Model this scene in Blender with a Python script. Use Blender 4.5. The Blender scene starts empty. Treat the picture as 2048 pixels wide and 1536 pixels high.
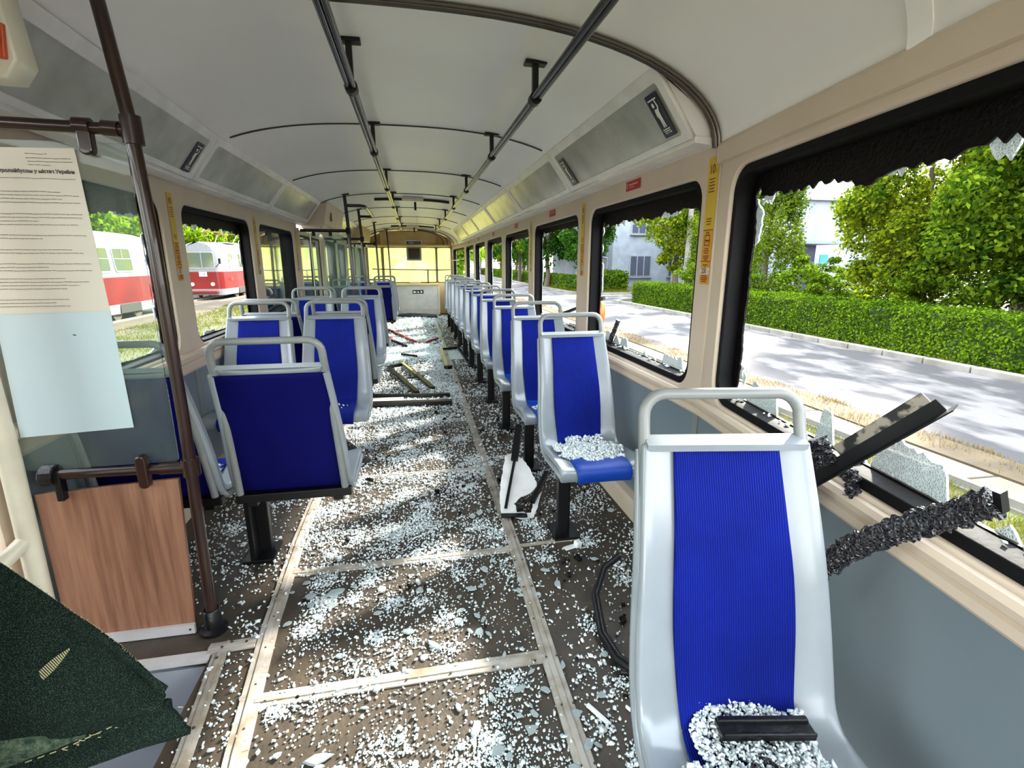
import bpy, bmesh, math, random
import numpy as np
from mathutils import Vector, Matrix, Euler

C = bpy.context.scene.collection
sc = bpy.context.scene
PI = math.pi
rnd = random.Random(7)
rng = np.random.default_rng(11)

# ------------------------------------------------------------------ camera
cam_data = bpy.data.cameras.new('camera')
cam = bpy.data.objects.new('camera', cam_data)
C.objects.link(cam)
F = 1000.0                                   # focal length in pixels of a 2048 wide frame
PITCH = math.atan(244 / F)
YAW = math.atan(198 * math.cos(PITCH) / F)
fw = Vector((math.sin(YAW) * math.cos(PITCH), math.cos(YAW) * math.cos(PITCH), -math.sin(PITCH)))
rt = Vector((math.cos(YAW), -math.sin(YAW), 0))
up = rt.cross(fw)
cam.matrix_world = Matrix(((rt.x, up.x, -fw.x, 0), (rt.y, up.y, -fw.y, 0), (rt.z, up.z, -fw.z, 1.3), (0, 0, 0, 1)))
cam_data.sensor_width = 36
cam_data.lens = 36 * F / 2048
cam_data.clip_start = 0.02
cam_data.clip_end = 400
sc.camera = cam

# ------------------------------------------------------------------ world, sun, exposure
w = bpy.data.worlds.new('world'); sc.world = w; w.use_nodes = True
nt = w.node_tree; nt.nodes.clear()
wo = nt.nodes.new('ShaderNodeOutputWorld'); bg = nt.nodes.new('ShaderNodeBackground')
tc = nt.nodes.new('ShaderNodeTexCoord'); sep = nt.nodes.new('ShaderNodeSeparateXYZ'); rmp = nt.nodes.new('ShaderNodeValToRGB')
nt.links.new(tc.outputs['Generated'], sep.inputs[0]); nt.links.new(sep.outputs['Z'], rmp.inputs[0])
rmp.color_ramp.elements[0].position = 0.0; rmp.color_ramp.elements[0].color = (1.0, 0.985, 0.96, 1)
rmp.color_ramp.elements[1].position = 0.6; rmp.color_ramp.elements[1].color = (0.80, 0.90, 1.0, 1)
nt.links.new(rmp.outputs[0], bg.inputs['Color']); bg.inputs['Strength'].default_value = 2.4
nt.links.new(bg.outputs[0], wo.inputs[0])

sun_data = bpy.data.lights.new('sun', 'SUN'); sun = bpy.data.objects.new('sun', sun_data); C.objects.link(sun)
sun_data.energy = 5.0; sun_data.angle = math.radians(2.5); sun_data.color = (1.0, 0.94, 0.82)
SUN_AZ, SUN_EL = math.radians(50), math.radians(33)
sd = Vector((math.sin(SUN_AZ) * math.cos(SUN_EL), math.cos(SUN_AZ) * math.cos(SUN_EL), math.sin(SUN_EL)))
sun.rotation_euler = sd.to_track_quat('Z', 'Y').to_euler()

sc.view_settings.view_transform = 'Standard'
sc.view_settings.look = 'None'
sc.view_settings.gamma = 1
sc.view_settings.use_curve_mapping = False
sc.view_settings.exposure = 1.95
sc.cycles.max_bounces = 10; sc.cycles.diffuse_bounces = 6; sc.cycles.glossy_bounces = 4
sc.cycles.transmission_bounces = 6; sc.cycles.transparent_max_bounces = 16
sc.cycles.sample_clamp_indirect = 6

# ------------------------------------------------------------------ helpers
WM = {}
def _wm(o): return WM.get(o.name, Matrix.Identity(4))

def tag(o, label=None, cat=None, group=None, kind=None):
    if label: o['label'] = label
    if cat: o['category'] = cat
    if group: o['group'] = group
    if kind: o['kind'] = kind
    return o

def thing(name, label, cat, loc=(0, 0, 0), rotz=0.0, group=None, kind=None):
    o = bpy.data.objects.new(name, None); C.objects.link(o)
    o.empty_display_size = 0.1
    o.location = loc; o.rotation_euler = (0, 0, rotz)
    WM[o.name] = Matrix.Translation(Vector(loc)) @ Matrix.Rotation(rotz, 4, 'Z')
    tag(o, label, cat, group, kind)
    return o

def link(name, me, m=None, parent=None, world=True, label=None):
    o = bpy.data.objects.new(name, me); C.objects.link(o)
    if m is not None:
        me.materials.clear(); me.materials.append(m)
    if parent is not None:
        o.parent = parent
        if world:
            o.matrix_parent_inverse = _wm(parent).inverted()
            WM[o.name] = Matrix.Identity(4)
        else:
            WM[o.name] = _wm(parent).copy()
    if label: o['label'] = label
    return o

def struct(o):
    o['kind'] = 'structure'; return o

def smooth_mesh(me, angle=40):
    for p in me.polygons: p.use_smooth = True
    bm = bmesh.new(); bm.from_mesh(me)
    a = math.radians(angle)
    for e in bm.edges:
        if len(e.link_faces) == 2:
            e.smooth = e.calc_face_angle(0) < a
    bm.to_mesh(me); bm.free()

class MB:
    """collects shapes for one mesh"""
    def __init__(s): s.v = []; s.f = []
    def add(s, vs, fs, M=None):
        n = len(s.v)
        for p in vs:
            p = Vector(p)
            s.v.append(tuple(M @ p) if M is not None else tuple(p))
        s.f += [tuple(i + n for i in f) for f in fs]
        return s
    def box(s, c, d, R=None):
        x, y, z = d[0] / 2, d[1] / 2, d[2] / 2
        vs = [(-x, -y, -z), (x, -y, -z), (x, y, -z), (-x, y, -z), (-x, -y, z), (x, -y, z), (x, y, z), (-x, y, z)]
        fs = [(0, 3, 2, 1), (4, 5, 6, 7), (0, 1, 5, 4), (1, 2, 6, 5), (2, 3, 7, 6), (3, 0, 4, 7)]
        M = Matrix.Translation(Vector(c))
        if R is not None: M = M @ (R if isinstance(R, Matrix) else Euler(R).to_matrix()).to_4x4()
        return s.add(vs, fs, M)
    def bar(s, a, b, wd, th, roll=0.0):
        a = Vector(a); b = Vector(b); d = b - a
        R = d.to_track_quat('X', 'Z').to_matrix() @ Matrix.Rotation(roll, 3, 'X')
        return s.box((a + b) / 2, (d.length, wd, th), R)
    def tube(s, pts, r, seg=10, closed=False, cap=True):
        pts = [Vector(p) for p in pts]; n = len(pts)
        rs = r if isinstance(r, (list, tuple)) else [r] * n
        rings = []; prev = None
        for i, p in enumerate(pts):
            if closed: t = (pts[(i + 1) % n] - pts[i - 1]).normalized()
            elif i == 0: t = (pts[1] - p).normalized()
            elif i == n - 1: t = (p - pts[-2]).normalized()
            else: t = ((pts[i + 1] - p).normalized() + (p - pts[i - 1]).normalized()).normalized()
            if prev is None:
                a = Vector((0, 0, 1)) if abs(t.z) < 0.9 else Vector((1, 0, 0))
                nn = t.cross(a).normalized()
            else:
                nn = (prev - t * prev.dot(t)).normalized()
            prev = nn; bb = t.cross(nn)
            rings.append([p + (nn * math.cos(2 * PI * k / seg) + bb * math.sin(2 * PI * k / seg)) * rs[i] for k in range(seg)])
        vs = [q for rg in rings for q in rg]; fs = []
        m = n if closed else n - 1
        for i in range(m):
            j = (i + 1) % n
            for k in range(seg):
                l = (k + 1) % seg
                fs.append((i * seg + k, i * seg + l, j * seg + l, j * seg + k))
        if cap and not closed:
            fs.append(tuple(range(seg))[::-1]); fs.append(tuple((n - 1) * seg + k for k in range(seg)))
        return s.add(vs, fs)
    def lathe(s, prof, c=(0, 0, 0), seg=20, axis='Z'):
        vs = []; fs = []; n = len(prof)
        for r, z in prof:
            for k in range(seg):
                a = 2 * PI * k / seg
                p = (r * math.cos(a), r * math.sin(a), z)
                if axis == 'X': p = (z, p[0], p[1])
                if axis == 'Y': p = (p[0], z, p[1])
                vs.append((c[0] + p[0], c[1] + p[1], c[2] + p[2]))
        for i in range(n - 1):
            for k in range(seg):
                l = (k + 1) % seg
                fs.append((i * seg + k, i * seg + l, (i + 1) * seg + l, (i + 1) * seg + k))
        fs.append(tuple(range(seg))[::-1]); fs.append(tuple((n - 1) * seg + k for k in range(seg)))
        return s.add(vs, fs)
    def prism(s, poly, fn, d):
        """poly: 2D points; fn(u,v,w)->3D; w from 0 to d"""
        n = len(poly)
        vs = [fn(u, v, 0) for u, v in poly] + [fn(u, v, d) for u, v in poly]
        fs = [tuple(range(n))[::-1], tuple(range(n, 2 * n))] + [(i, (i + 1) % n, n + (i + 1) % n, n + i) for i in range(n)]
        return s.add(vs, fs)
    def grid(s, P):
        """P: rows x cols of 3D points"""
        r = len(P); c = len(P[0])
        vs = [p for row in P for p in row]
        fs = [(i * c + j, i * c + j + 1, (i + 1) * c + j + 1, (i + 1) * c + j) for i in range(r - 1) for j in range(c - 1)]
        return s.add(vs, fs)
    def mesh(s, name='m'):
        me = bpy.data.meshes.new(name); me.from_pydata(s.v, [], s.f); me.update()
        bm = bmesh.new(); bm.from_mesh(me); bmesh.ops.recalc_face_normals(bm, faces=bm.faces); bm.to_mesh(me); bm.free()
        return me
    def build(s, name, m, parent=None, world=True, smooth=False, bevel=0, solid=0, sub=0, label=None, seg=2, offset=-1):
        me = s.mesh(name)
        if smooth: smooth_mesh(me, 50 if smooth is True else smooth)
        o = link(name, me, m, parent, world, label)
        if solid:
            md = o.modifiers.new('s', 'SOLIDIFY'); md.thickness = solid; md.offset = offset
        if bevel:
            md = o.modifiers.new('b', 'BEVEL'); md.width = bevel; md.segments = seg; md.limit_method = 'ANGLE'; md.angle_limit = math.radians(40)
            md.harden_normals = False
        if sub:
            md = o.modifiers.new('u', 'SUBSURF'); md.levels = sub; md.render_levels = sub
        return o

def rr(x0, y0, x1, y1, r, n=6):
    pts = []
    for cx, cy, a0 in ((x1 - r, y1 - r, 0), (x0 + r, y1 - r, 90), (x0 + r, y0 + r, 180), (x1 - r, y0 + r, 270)):
        for k in range(n + 1):
            a = math.radians(a0 + 90 * k / n)
            pts.append((cx + r * math.cos(a), cy + r * math.sin(a)))
    return pts

def resample(pts, step):
    out = []; n = len(pts)
    for i in range(n):
        a = Vector(pts[i]); b = Vector(pts[(i + 1) % n]); L = (b - a).length
        k = max(1, round(L / step))
        for j in range(k): out.append(tuple(a.lerp(b, j / k)))
    return out

def jag(x0, y0, x1, y1, r, top, bot, lft, rgt, seed, step=0.012, rough=0.5, big=0.6, patchy=0):
    """a rounded rectangle whose edge is bitten inwards by a different, uneven amount on each side"""
    R = random.Random(seed); pts = resample(rr(x0, y0, x1, y1, r), step); out = []
    n = len(pts); cx = (x0 + x1) / 2; cy = (y0 + y1) / 2
    ph = [R.uniform(0, 6.28) for _ in range(6)]
    ds = step
    for i, (x, y) in enumerate(pts):
        dT = y1 - y; dB = y - y0; dL = x - x0; dR = x1 - x
        ws = [1 / (d + 0.02) ** 2 for d in (dT, dB, dL, dR)]; sm = sum(ws)
        amp = (ws[0] * top + ws[1] * bot + ws[2] * lft + ws[3] * rgt) / sm
        t = i / n * 2 * PI
        wv = 0.5 + 0.25 * math.sin(7 * t + ph[0]) + 0.2 * math.sin(17 * t + ph[1]) + 0.15 * math.sin(31 * t + ph[2])
        k = (1 - rough) + rough * R.random() * big + rough * max(0, wv) * (1.4 - big)
        if patchy:
            s_ = i * ds; q = math.sin(s_ * 9 + ph[3]) + 0.8 * math.sin(s_ * 23 + ph[4]) + 0.5 * math.sin(s_ * 51 + ph[5])
            k *= max(0.04, min(1.0, (q - patchy) * 1.6))
        d = amp * k
        vx = cx - x; vy = cy - y
        nx = ws[2] - ws[3]; ny = ws[1] - ws[0]; L = math.hypot(nx, ny) or 1
        out.append((x + nx / L * d, y + ny / L * d))
    return out

def plate_mesh(outer, holes, thick, fn, bevel=0.0, name='plate'):
    """a flat plate with holes; fn(u,v,w)->3D"""
    cu = bpy.data.curves.new('c', 'CURVE'); cu.dimensions = '2D'; cu.fill_mode = 'BOTH'
    cu.extrude = max(0.0, thick / 2 - bevel); cu.bevel_depth = bevel; cu.bevel_resolution = 1; cu.offset = -bevel
    for ring in [outer] + list(holes):
        sp = cu.splines.new('POLY'); sp.points.add(len(ring) - 1)
        for p, (x, y) in zip(sp.points, ring): p.co = (x, y, 0, 1)
        sp.use_cyclic_u = True
    ob = bpy.data.objects.new('c', cu); C.objects.link(ob)
    dg = bpy.context.evaluated_depsgraph_get()
    me = bpy.data.meshes.new_from_object(ob.evaluated_get(dg))
    bpy.data.objects.remove(ob); bpy.data.curves.remove(cu)
    me.name = name
    for v in me.vertices: v.co = Vector(fn(v.co.x, v.co.y, v.co.z))
    me.update()
    return me

def join_meshes(ms, name='j'):
    bm = bmesh.new()
    for m_ in ms: bm.from_mesh(m_)
    me = bpy.data.meshes.new(name); bm.to_mesh(me); bm.free()
    for m_ in ms: bpy.data.meshes.remove(m_)
    return me

def text_mesh(s, size, fn, align='CENTER', bold=0.0, sx=1.0):
    cu = bpy.data.curves.new('t', 'FONT'); cu.body = s; cu.size = size; cu.align_x = align; cu.align_y = 'CENTER'; cu.offset = bold
    ob = bpy.data.objects.new('t', cu); C.objects.link(ob)
    dg = bpy.context.evaluated_depsgraph_get()
    me = bpy.data.meshes.new_from_object(ob.evaluated_get(dg))
    bpy.data.objects.remove(ob); bpy.data.curves.remove(cu)
    for v in me.vertices: v.co = Vector(fn(v.co.x * sx, v.co.y, v.co.z))
    return me

def fast_mesh(V, k, name='f'):
    """V (N*k,3): N separate polygons of k corners"""
    N = len(V) // k
    me = bpy.data.meshes.new(name)
    me.vertices.add(N * k); me.vertices.foreach_set('co', np.asarray(V, dtype=np.float32).ravel())
    me.loops.add(N * k); me.loops.foreach_set('vertex_index', np.arange(N * k, dtype=np.int32))
    me.polygons.add(N); me.polygons.foreach_set('loop_start', np.arange(0, N * k, k, dtype=np.int32))
    me.update(calc_edges=True); me.validate()
    return me

def indexed_mesh(V, Fq, name='f'):
    me = bpy.data.meshes.new(name); N = len(Fq); k = Fq.shape[1]
    me.vertices.add(len(V)); me.vertices.foreach_set('co', np.asarray(V, dtype=np.float32).ravel())
    me.loops.add(N * k); me.loops.foreach_set('vertex_index', np.asarray(Fq, dtype=np.int32).ravel())
    me.polygons.add(N); me.polygons.foreach_set('loop_start', np.arange(0, N * k, k, dtype=np.int32))
    me.update(calc_edges=True)
    return me

def copy_tree(o, parent=None):
    c = o.copy(); C.objects.link(c)
    if parent is not None: c.parent = parent
    for ch in list(o.children): copy_tree(ch, c)
    return c

# ------------------------------------------------------------------ materials
def mat(name, col, rough=0.5, metal=0.0, col2=None, scale=8.0, bump=0.0, bscale=40.0, spec=0.5, stretch=(1, 1, 1), coat=0.0, detail=4, contrast=(0.35, 0.65)):
    m = bpy.data.materials.new(name); m.use_nodes = True
    nt = m.node_tree; b = nt.nodes['Principled BSDF']
    b.inputs['Base Color'].default_value = (*col, 1); b.inputs['Roughness'].default_value = rough
    b.inputs['Metallic'].default_value = metal; b.inputs['Specular IOR Level'].default_value = spec
    b.inputs['Coat Weight'].default_value = coat
    tcn = nt.nodes.new('ShaderNodeTexCoord'); mp = nt.nodes.new('ShaderNodeMapping'); mp.inputs['Scale'].default_value = stretch
    nt.links.new(tcn.outputs['Object'], mp.inputs[0])
    n1 = nt.nodes.new('ShaderNodeTexNoise'); n1.inputs['Scale'].default_value = scale; n1.inputs['Detail'].default_value = detail
    nt.links.new(mp.outputs[0], n1.inputs['Vector'])
    r = nt.nodes.new('ShaderNodeValToRGB'); nt.links.new(n1.outputs['Fac'], r.inputs[0])
    if col2 is None: col2 = tuple(c * 0.86 for c in col)
    r.color_ramp.elements[0].position = contrast[0]; r.color_ramp.elements[0].color = (*col2, 1)
    r.color_ramp.elements[1].position = contrast[1]; r.color_ramp.elements[1].color = (*col, 1)
    nt.links.new(r.outputs[0], b.inputs['Base Color'])
    if bump:
        n2 = nt.nodes.new('ShaderNodeTexNoise'); n2.inputs['Scale'].default_value = bscale; n2.inputs['Detail'].default_value = 3
        nt.links.new(mp.outputs[0], n2.inputs['Vector'])
        bp = nt.nodes.new('ShaderNodeBump'); bp.inputs['Strength'].default_value = bump; bp.inputs['Distance'].default_value = 0.01
        nt.links.new(n2.outputs['Fac'], bp.inputs['Height']); nt.links.new(bp.outputs[0], b.inputs['Normal'])
    return m

def leafmat(name, c1, c2, trans=0.45):
    m = bpy.data.materials.new(name); m.use_nodes = True
    nt = m.node_tree; nt.nodes.clear()
    out = nt.nodes.new('ShaderNodeOutputMaterial'); mx = nt.nodes.new('ShaderNodeMixShader')
    d = nt.nodes.new('ShaderNodeBsdfDiffuse'); t = nt.nodes.new('ShaderNodeBsdfTranslucent')
    geo = nt.nodes.new('ShaderNodeNewGeometry'); r = nt.nodes.new('ShaderNodeValToRGB')
    nz = nt.nodes.new('ShaderNodeTexNoise'); nz.inputs['Scale'].default_value = 0.5; nz.inputs['Detail'].default_value = 2
    ad = nt.nodes.new('ShaderNodeMath'); ad.operation = 'ADD'
    ml = nt.nodes.new('ShaderNodeMath'); ml.operation = 'MULTIPLY'; ml.inputs[1].default_value = 0.5
    nt.links.new(geo.outputs['Position'], nz.inputs['Vector'])
    nt.links.new(geo.outputs['Random Per Island'], ad.inputs[0]); nt.links.new(nz.outputs['Fac'], ad.inputs[1])
    nt.links.new(ad.outputs[0], ml.inputs[0]); nt.links.new(ml.outputs[0], r.inputs[0])
    r.color_ramp.elements[0].position = 0.25; r.color_ramp.elements[0].color = (*c1, 1)
    r.color_ramp.elements[1].position = 0.75; r.color_ramp.elements[1].color = (*c2, 1)
    nt.links.new(r.outputs[0], d.inputs[0]); nt.links.new(r.outputs[0], t.inputs[0])
    mx.inputs[0].default_value = trans
    nt.links.new(d.outputs[0], mx.inputs[1]); nt.links.new(t.outputs[0], mx.inputs[2]); nt.links.new(mx.outputs[0], out.inputs[0])
    return m

def glassmat(name, tint=(0.9, 0.97, 0.95), haze=0.12, haze_col=(0.7, 0.8, 0.75), scale=3.0, trl=False):
    """clear pane with a film of dust: transparent + thin reflection + a patchy diffuse film"""
    m = bpy.data.materials.new(name); m.use_nodes = True
    nt = m.node_tree; nt.nodes.clear()
    out = nt.nodes.new('ShaderNodeOutputMaterial')
    tr = nt.nodes.new('ShaderNodeBsdfTransparent'); tr.inputs[0].default_value = (*tint, 1)
    gl = nt.nodes.new('ShaderNodeBsdfGlossy'); gl.inputs['Roughness'].default_value = 0.03
    fr = nt.nodes.new('ShaderNodeFresnel'); fr.inputs[0].default_value = 1.22
    m1 = nt.nodes.new('ShaderNodeMixShader'); nt.links.new(fr.outputs[0], m1.inputs[0]); nt.links.new(tr.outputs[0], m1.inputs[1]); nt.links.new(gl.outputs[0], m1.inputs[2])
    df = nt.nodes.new('ShaderNodeBsdfTranslucent' if trl else 'ShaderNodeBsdfDiffuse'); df.inputs[0].default_value = (*haze_col, 1)
    tcn = nt.nodes.new('ShaderNodeTexCoord'); nz = nt.nodes.new('ShaderNodeTexNoise'); nz.inputs['Scale'].default_value = scale; nz.inputs['Detail'].default_value = 5
    nt.links.new(tcn.outputs['Object'], nz.inputs['Vector'])
    mm = nt.nodes.new('ShaderNodeMapRange'); mm.inputs['From Min'].default_value = 0.3; mm.inputs['From Max'].default_value = 0.7
    mm.inputs['To Min'].default_value = haze * 0.5; mm.inputs['To Max'].default_value = min(1, haze * 1.5)
    nt.links.new(nz.outputs['Fac'], mm.inputs[0])
    m2 = nt.nodes.new('ShaderNodeMixShader'); nt.links.new(mm.outputs[0], m2.inputs[0]); nt.links.new(m1.outputs[0], m2.inputs[1]); nt.links.new(df.outputs[0], m2.inputs[2])
    nt.links.new(m2.outputs[0], out.inputs[0])
    return m

def crackmat(name, light, dark, scale=110.0, alpha=0.0, rough=0.15):
    """glass crazed into small cells: pale glassy cells, darker or lighter joints"""
    m = bpy.data.materials.new(name); m.use_nodes = True
    nt = m.node_tree; b = nt.nodes['Principled BSDF']
    tcn = nt.nodes.new('ShaderNodeTexCoord'); vo = nt.nodes.new('ShaderNodeTexVoronoi'); vo.feature = 'DISTANCE_TO_EDGE'; vo.inputs['Scale'].default_value = scale
    nt.links.new(tcn.outputs['Object'], vo.inputs['Vector'])
    r = nt.nodes.new('ShaderNodeValToRGB'); nt.links.new(vo.outputs['Distance'], r.inputs[0])
    r.color_ramp.elements[0].position = 0.03; r.color_ramp.elements[0].color = (*light, 1)
    r.color_ramp.elements[1].position = 0.16; r.color_ramp.elements[1].color = (*dark, 1)
    nt.links.new(r.outputs[0], b.inputs['Base Color']); b.inputs['Roughness'].default_value = rough
    bp = nt.nodes.new('ShaderNodeBump'); bp.inputs['Strength'].default_value = 0.9; bp.inputs['Distance'].default_value = 0.004
    nt.links.new(vo.outputs['Distance'], bp.inputs['Height']); nt.links.new(bp.outputs[0], b.inputs['Normal'])
    if alpha: b.inputs['Alpha'].default_value = 1 - alpha
    return m

def ribbed(name, col, freq=640.0):
    """corduroy upholstery: fine ribs running along the seat's length"""
    m = mat(name, col, 0.8, spec=0.10, col2=tuple(c * 0.72 for c in col), scale=5)
    nt = m.node_tree; b = nt.nodes['Principled BSDF']
    tcn = nt.nodes.new('ShaderNodeTexCoord'); sx = nt.nodes.new('ShaderNodeSeparateXYZ'); nt.links.new(tcn.outputs['Object'], sx.inputs[0])
    mu = nt.nodes.new('ShaderNodeMath'); mu.operation = 'MULTIPLY'; mu.inputs[1].default_value = freq * 2; nt.links.new(sx.outputs['X'], mu.inputs[0])
    si = nt.nodes.new('ShaderNodeMath'); si.operation = 'SINE'; nt.links.new(mu.outputs[0], si.inputs[0])
    bp = nt.nodes.new('ShaderNodeBump'); bp.inputs['Strength'].default_value = 0.7; bp.inputs['Distance'].default_value = 0.0015
    nt.links.new(si.outputs[0], bp.inputs['Height']); nt.links.new(bp.outputs[0], b.inputs['Normal'])
    old = b.inputs['Base Color'].links[0].from_socket
    mxn = nt.nodes.new('ShaderNodeMix'); mxn.data_type = 'RGBA'; mxn.blend_type = 'MULTIPLY'
    rg = nt.nodes.new('ShaderNodeMapRange'); rg.inputs['From Min'].default_value = -1; rg.inputs['From Max'].default_value = 1; rg.inputs['To Min'].default_value = 0.6; rg.inputs['To Max'].default_value = 1.15
    nt.links.new(si.outputs[0], rg.inputs[0])
    mxn.inputs[0].default_value = 1.0
    nt.links.new(old, mxn.inputs[6]); nt.links.new(rg.outputs[0], mxn.inputs[7]); nt.links.new(mxn.outputs[2], b.inputs['Base Color'])
    return m

M = {}
M['cream'] = mat('cream_paint', (0.60, 0.50, 0.39), 0.40, col2=(0.54, 0.44, 0.335), scale=2.5)
M['ceil'] = mat('ceiling_laminate', (0.90, 0.885, 0.86), 0.38, col2=(0.84, 0.82, 0.79), scale=1.6, contrast=(0.3, 0.7))
M['white'] = mat('white_plastic', (0.80, 0.78, 0.74), 0.35)
M['panel'] = mat('grey_wall_panel', (0.155, 0.19, 0.215), 0.32, col2=(0.13, 0.16, 0.18), scale=1.2)
M['insert'] = mat('advert_backing', (0.50, 0.49, 0.42), 0.2, col2=(0.36, 0.36, 0.30), scale=3.5, bump=0.35, bscale=5.0, spec=1.0, contrast=(0.40, 0.62))  # mottled colour stands in for swirling reflections on the glossy sheet
M['dark'] = mat('dark_joint', (0.035, 0.028, 0.022), 0.5)
M['trim'] = mat('dark_metal_trim', (0.10, 0.085, 0.07), 0.3, metal=0.6)
M['rubber'] = mat('black_rubber', (0.003, 0.003, 0.0035), 0.7, spec=0.18, bump=0.2, bscale=60)
M['rubber_gloss'] = mat('black_rubber_strip', (0.004, 0.004, 0.005), 0.35, spec=0.35, bump=0.3, bscale=30)
M['tint'] = mat('black_tint_film', (0.0035, 0.0022, 0.0022), 0.5, spec=0.15, bump=0.4, bscale=90)
M['blackmetal'] = mat('black_painted_metal', (0.004, 0.004, 0.0045), 0.4, spec=0.3)
M['blackrail'] = mat('black_handrail', (0.012, 0.010, 0.009), 0.22, spec=0.5, coat=0.15)
M['brown'] = mat('brown_enamel', (0.030, 0.010, 0.006), 0.28, spec=0.4, coat=0.25, col2=(0.016, 0.006, 0.004))
M['shell'] = mat('grey_seat_plastic', (0.235, 0.265, 0.29), 0.2, col2=(0.21, 0.24, 0.26), spec=0.6)
M['tube'] = mat('grey_tube', (0.20, 0.215, 0.21), 0.35, col2=(0.17, 0.183, 0.178))
M['blue'] = ribbed('blue_corduroy', (0.003, 0.012, 0.215))
M['bluepad'] = mat('bright_blue_vinyl', (0.002, 0.045, 0.33), 0.4, spec=0.3, bump=0.15, bscale=200)
M['backblue'] = mat('dark_blue_back', (0.0025, 0.003, 0.075), 0.7, spec=0.06, bump=0.2, bscale=250)
M['floor'] = mat('brown_floor', (0.064, 0.047, 0.030), 0.55, col2=(0.034, 0.026, 0.018), scale=9, bump=0.25, bscale=60, detail=8)
M['strip'] = mat('floor_strip', (0.40, 0.365, 0.32), 0.45, col2=(0.22, 0.18, 0.125), scale=14, detail=8, bump=0.2, contrast=(0.28, 0.6))
M['alu'] = mat('aluminium_strip', (0.72, 0.72, 0.72), 0.3, metal=0.3)
M['step'] = mat('pale_step', (0.34, 0.37, 0.42), 0.4, col2=(0.30, 0.33, 0.38), scale=3)
M['wood'] = None
M['paper'] = mat('paper', (0.66, 0.61, 0.50), 0.6, col2=(0.60, 0.56, 0.47), scale=2)
M['paperblue'] = mat('paper_blue', (0.52, 0.63, 0.66), 0.5, col2=(0.47, 0.58, 0.62), scale=2)
M['ink'] = mat('ink', (0.04, 0.035, 0.03), 0.6)
M['inkred'] = mat('dark_red_ink', (0.16, 0.02, 0.01), 0.6)
M['yellow'] = mat('yellow_sticker', (0.62, 0.42, 0.03), 0.4)
M['orange'] = mat('orange_sticker', (0.60, 0.30, 0.02), 0.4)
M['redst'] = mat('red_sticker', (0.42, 0.008, 0.012), 0.35)
M['navy'] = mat('navy_sign', (0.006, 0.006, 0.02), 0.3)
M['signw'] = mat('sign_white', (0.8, 0.8, 0.68), 0.5)
M['lampor'] = mat('orange_lamp', (0.75, 0.12, 0.01), 0.25)
M['glassbit'] = mat('broken_glass', (0.88, 0.93, 0.93), 0.08, col2=(0.42, 0.49, 0.50), scale=90, spec=1.0, contrast=(0.4, 0.58))
M['glassslab'] = crackmat('crazed_glass', (0.88, 0.95, 0.95), (0.45, 0.56, 0.57), 130)
M['fringe'] = crackmat('crazed_glass_edge', (0.85, 0.92, 0.94), (0.50, 0.58, 0.60), 170, alpha=0.15)
M['blackcrust'] = crackmat('black_crazed_glass', (0.035, 0.035, 0.04), (0.003, 0.003, 0.0035), 140, rough=0.18)
M['foam'] = mat('white_foam', (0.85, 0.85, 0.83), 0.7)
M['glass'] = glassmat('dusty_glass', haze=0.035)
M['acryl'] = glassmat('acrylic_sheet', (0.93, 0.98, 0.95), 0.06, (0.45, 0.55, 0.50))
M['yglass'] = glassmat('sun_tinted_dusty_glass', (0.66, 0.66, 0.36), 0.40, (0.62, 0.60, 0.33), 2.0, trl=True)  # dusty panes; the yellow of sun on them is put into tint and haze
M['endcream'] = mat('aged_cream', (0.62, 0.47, 0.22), 0.45, col2=(0.52, 0.36, 0.14), scale=3)
M['box'] = mat('grey_laminate', (0.50, 0.48, 0.43), 0.4)
M['creampole'] = mat('cream_pole_paint', (0.78, 0.74, 0.58), 0.28, coat=0.3)
M['denim'] = None
M['skin'] = mat('skin', (0.60, 0.31, 0.19), 0.5, col2=(0.55, 0.27, 0.16), scale=6)
M['leaf1'] = leafmat('leaves_bright', (0.018, 0.055, 0.005), (0.28, 0.34, 0.016), 0.5)
M['leaf2'] = leafmat('leaves_mid', (0.014, 0.045, 0.005), (0.18, 0.27, 0.014), 0.45)
M['leaf3'] = leafmat('leaves_dark', (0.008, 0.035, 0.006), (0.05, 0.13, 0.012), 0.4)
M['leaf4'] = leafmat('leaves_yellow_green', (0.09, 0.19, 0.01), (0.28, 0.42, 0.02), 0.55)
M['conif'] = leafmat('conifer_needles', (0.03, 0.07, 0.008), (0.14, 0.19, 0.012), 0.35)
M['hedge'] = leafmat('hedge_leaves', (0.014, 0.045, 0.004), (0.13, 0.21, 0.010), 0.3)
M['bark'] = mat('bark', (0.10, 0.075, 0.055), 0.9, bump=0.8, bscale=12, stretch=(4, 4, 1))
M['asphalt'] = mat('old_asphalt', (0.125, 0.112, 0.108), 0.85, col2=(0.036, 0.032, 0.034), scale=1.3, bump=0.5, bscale=25, detail=14, stretch=(1, 0.55, 1), contrast=(0.46, 0.56))
M['kerb'] = mat('kerb_stone', (0.20, 0.188, 0.168), 0.8, col2=(0.13, 0.118, 0.10), scale=3)
M['path'] = mat('path_slab', (0.145, 0.122, 0.088), 0.85, col2=(0.10, 0.08, 0.055), scale=2, bump=0.3)
M['earth'] = mat('dry_verge', (0.088, 0.060, 0.028), 0.95, col2=(0.055, 0.040, 0.022), scale=2.5, bump=0.8, bscale=14, detail=8)
M['lawn'] = mat('grass_ground', (0.055, 0.065, 0.014), 0.95, col2=(0.060, 0.042, 0.022), scale=1.3, bump=0.6, bscale=16, detail=8)
M['grass'] = leafmat('grass_blades', (0.06, 0.085, 0.006), (0.15, 0.15, 0.015), 0.4)
M['drygrass'] = leafmat('dry_grass_blades', (0.13, 0.08, 0.025), (0.20, 0.145, 0.035), 0.3)
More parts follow.
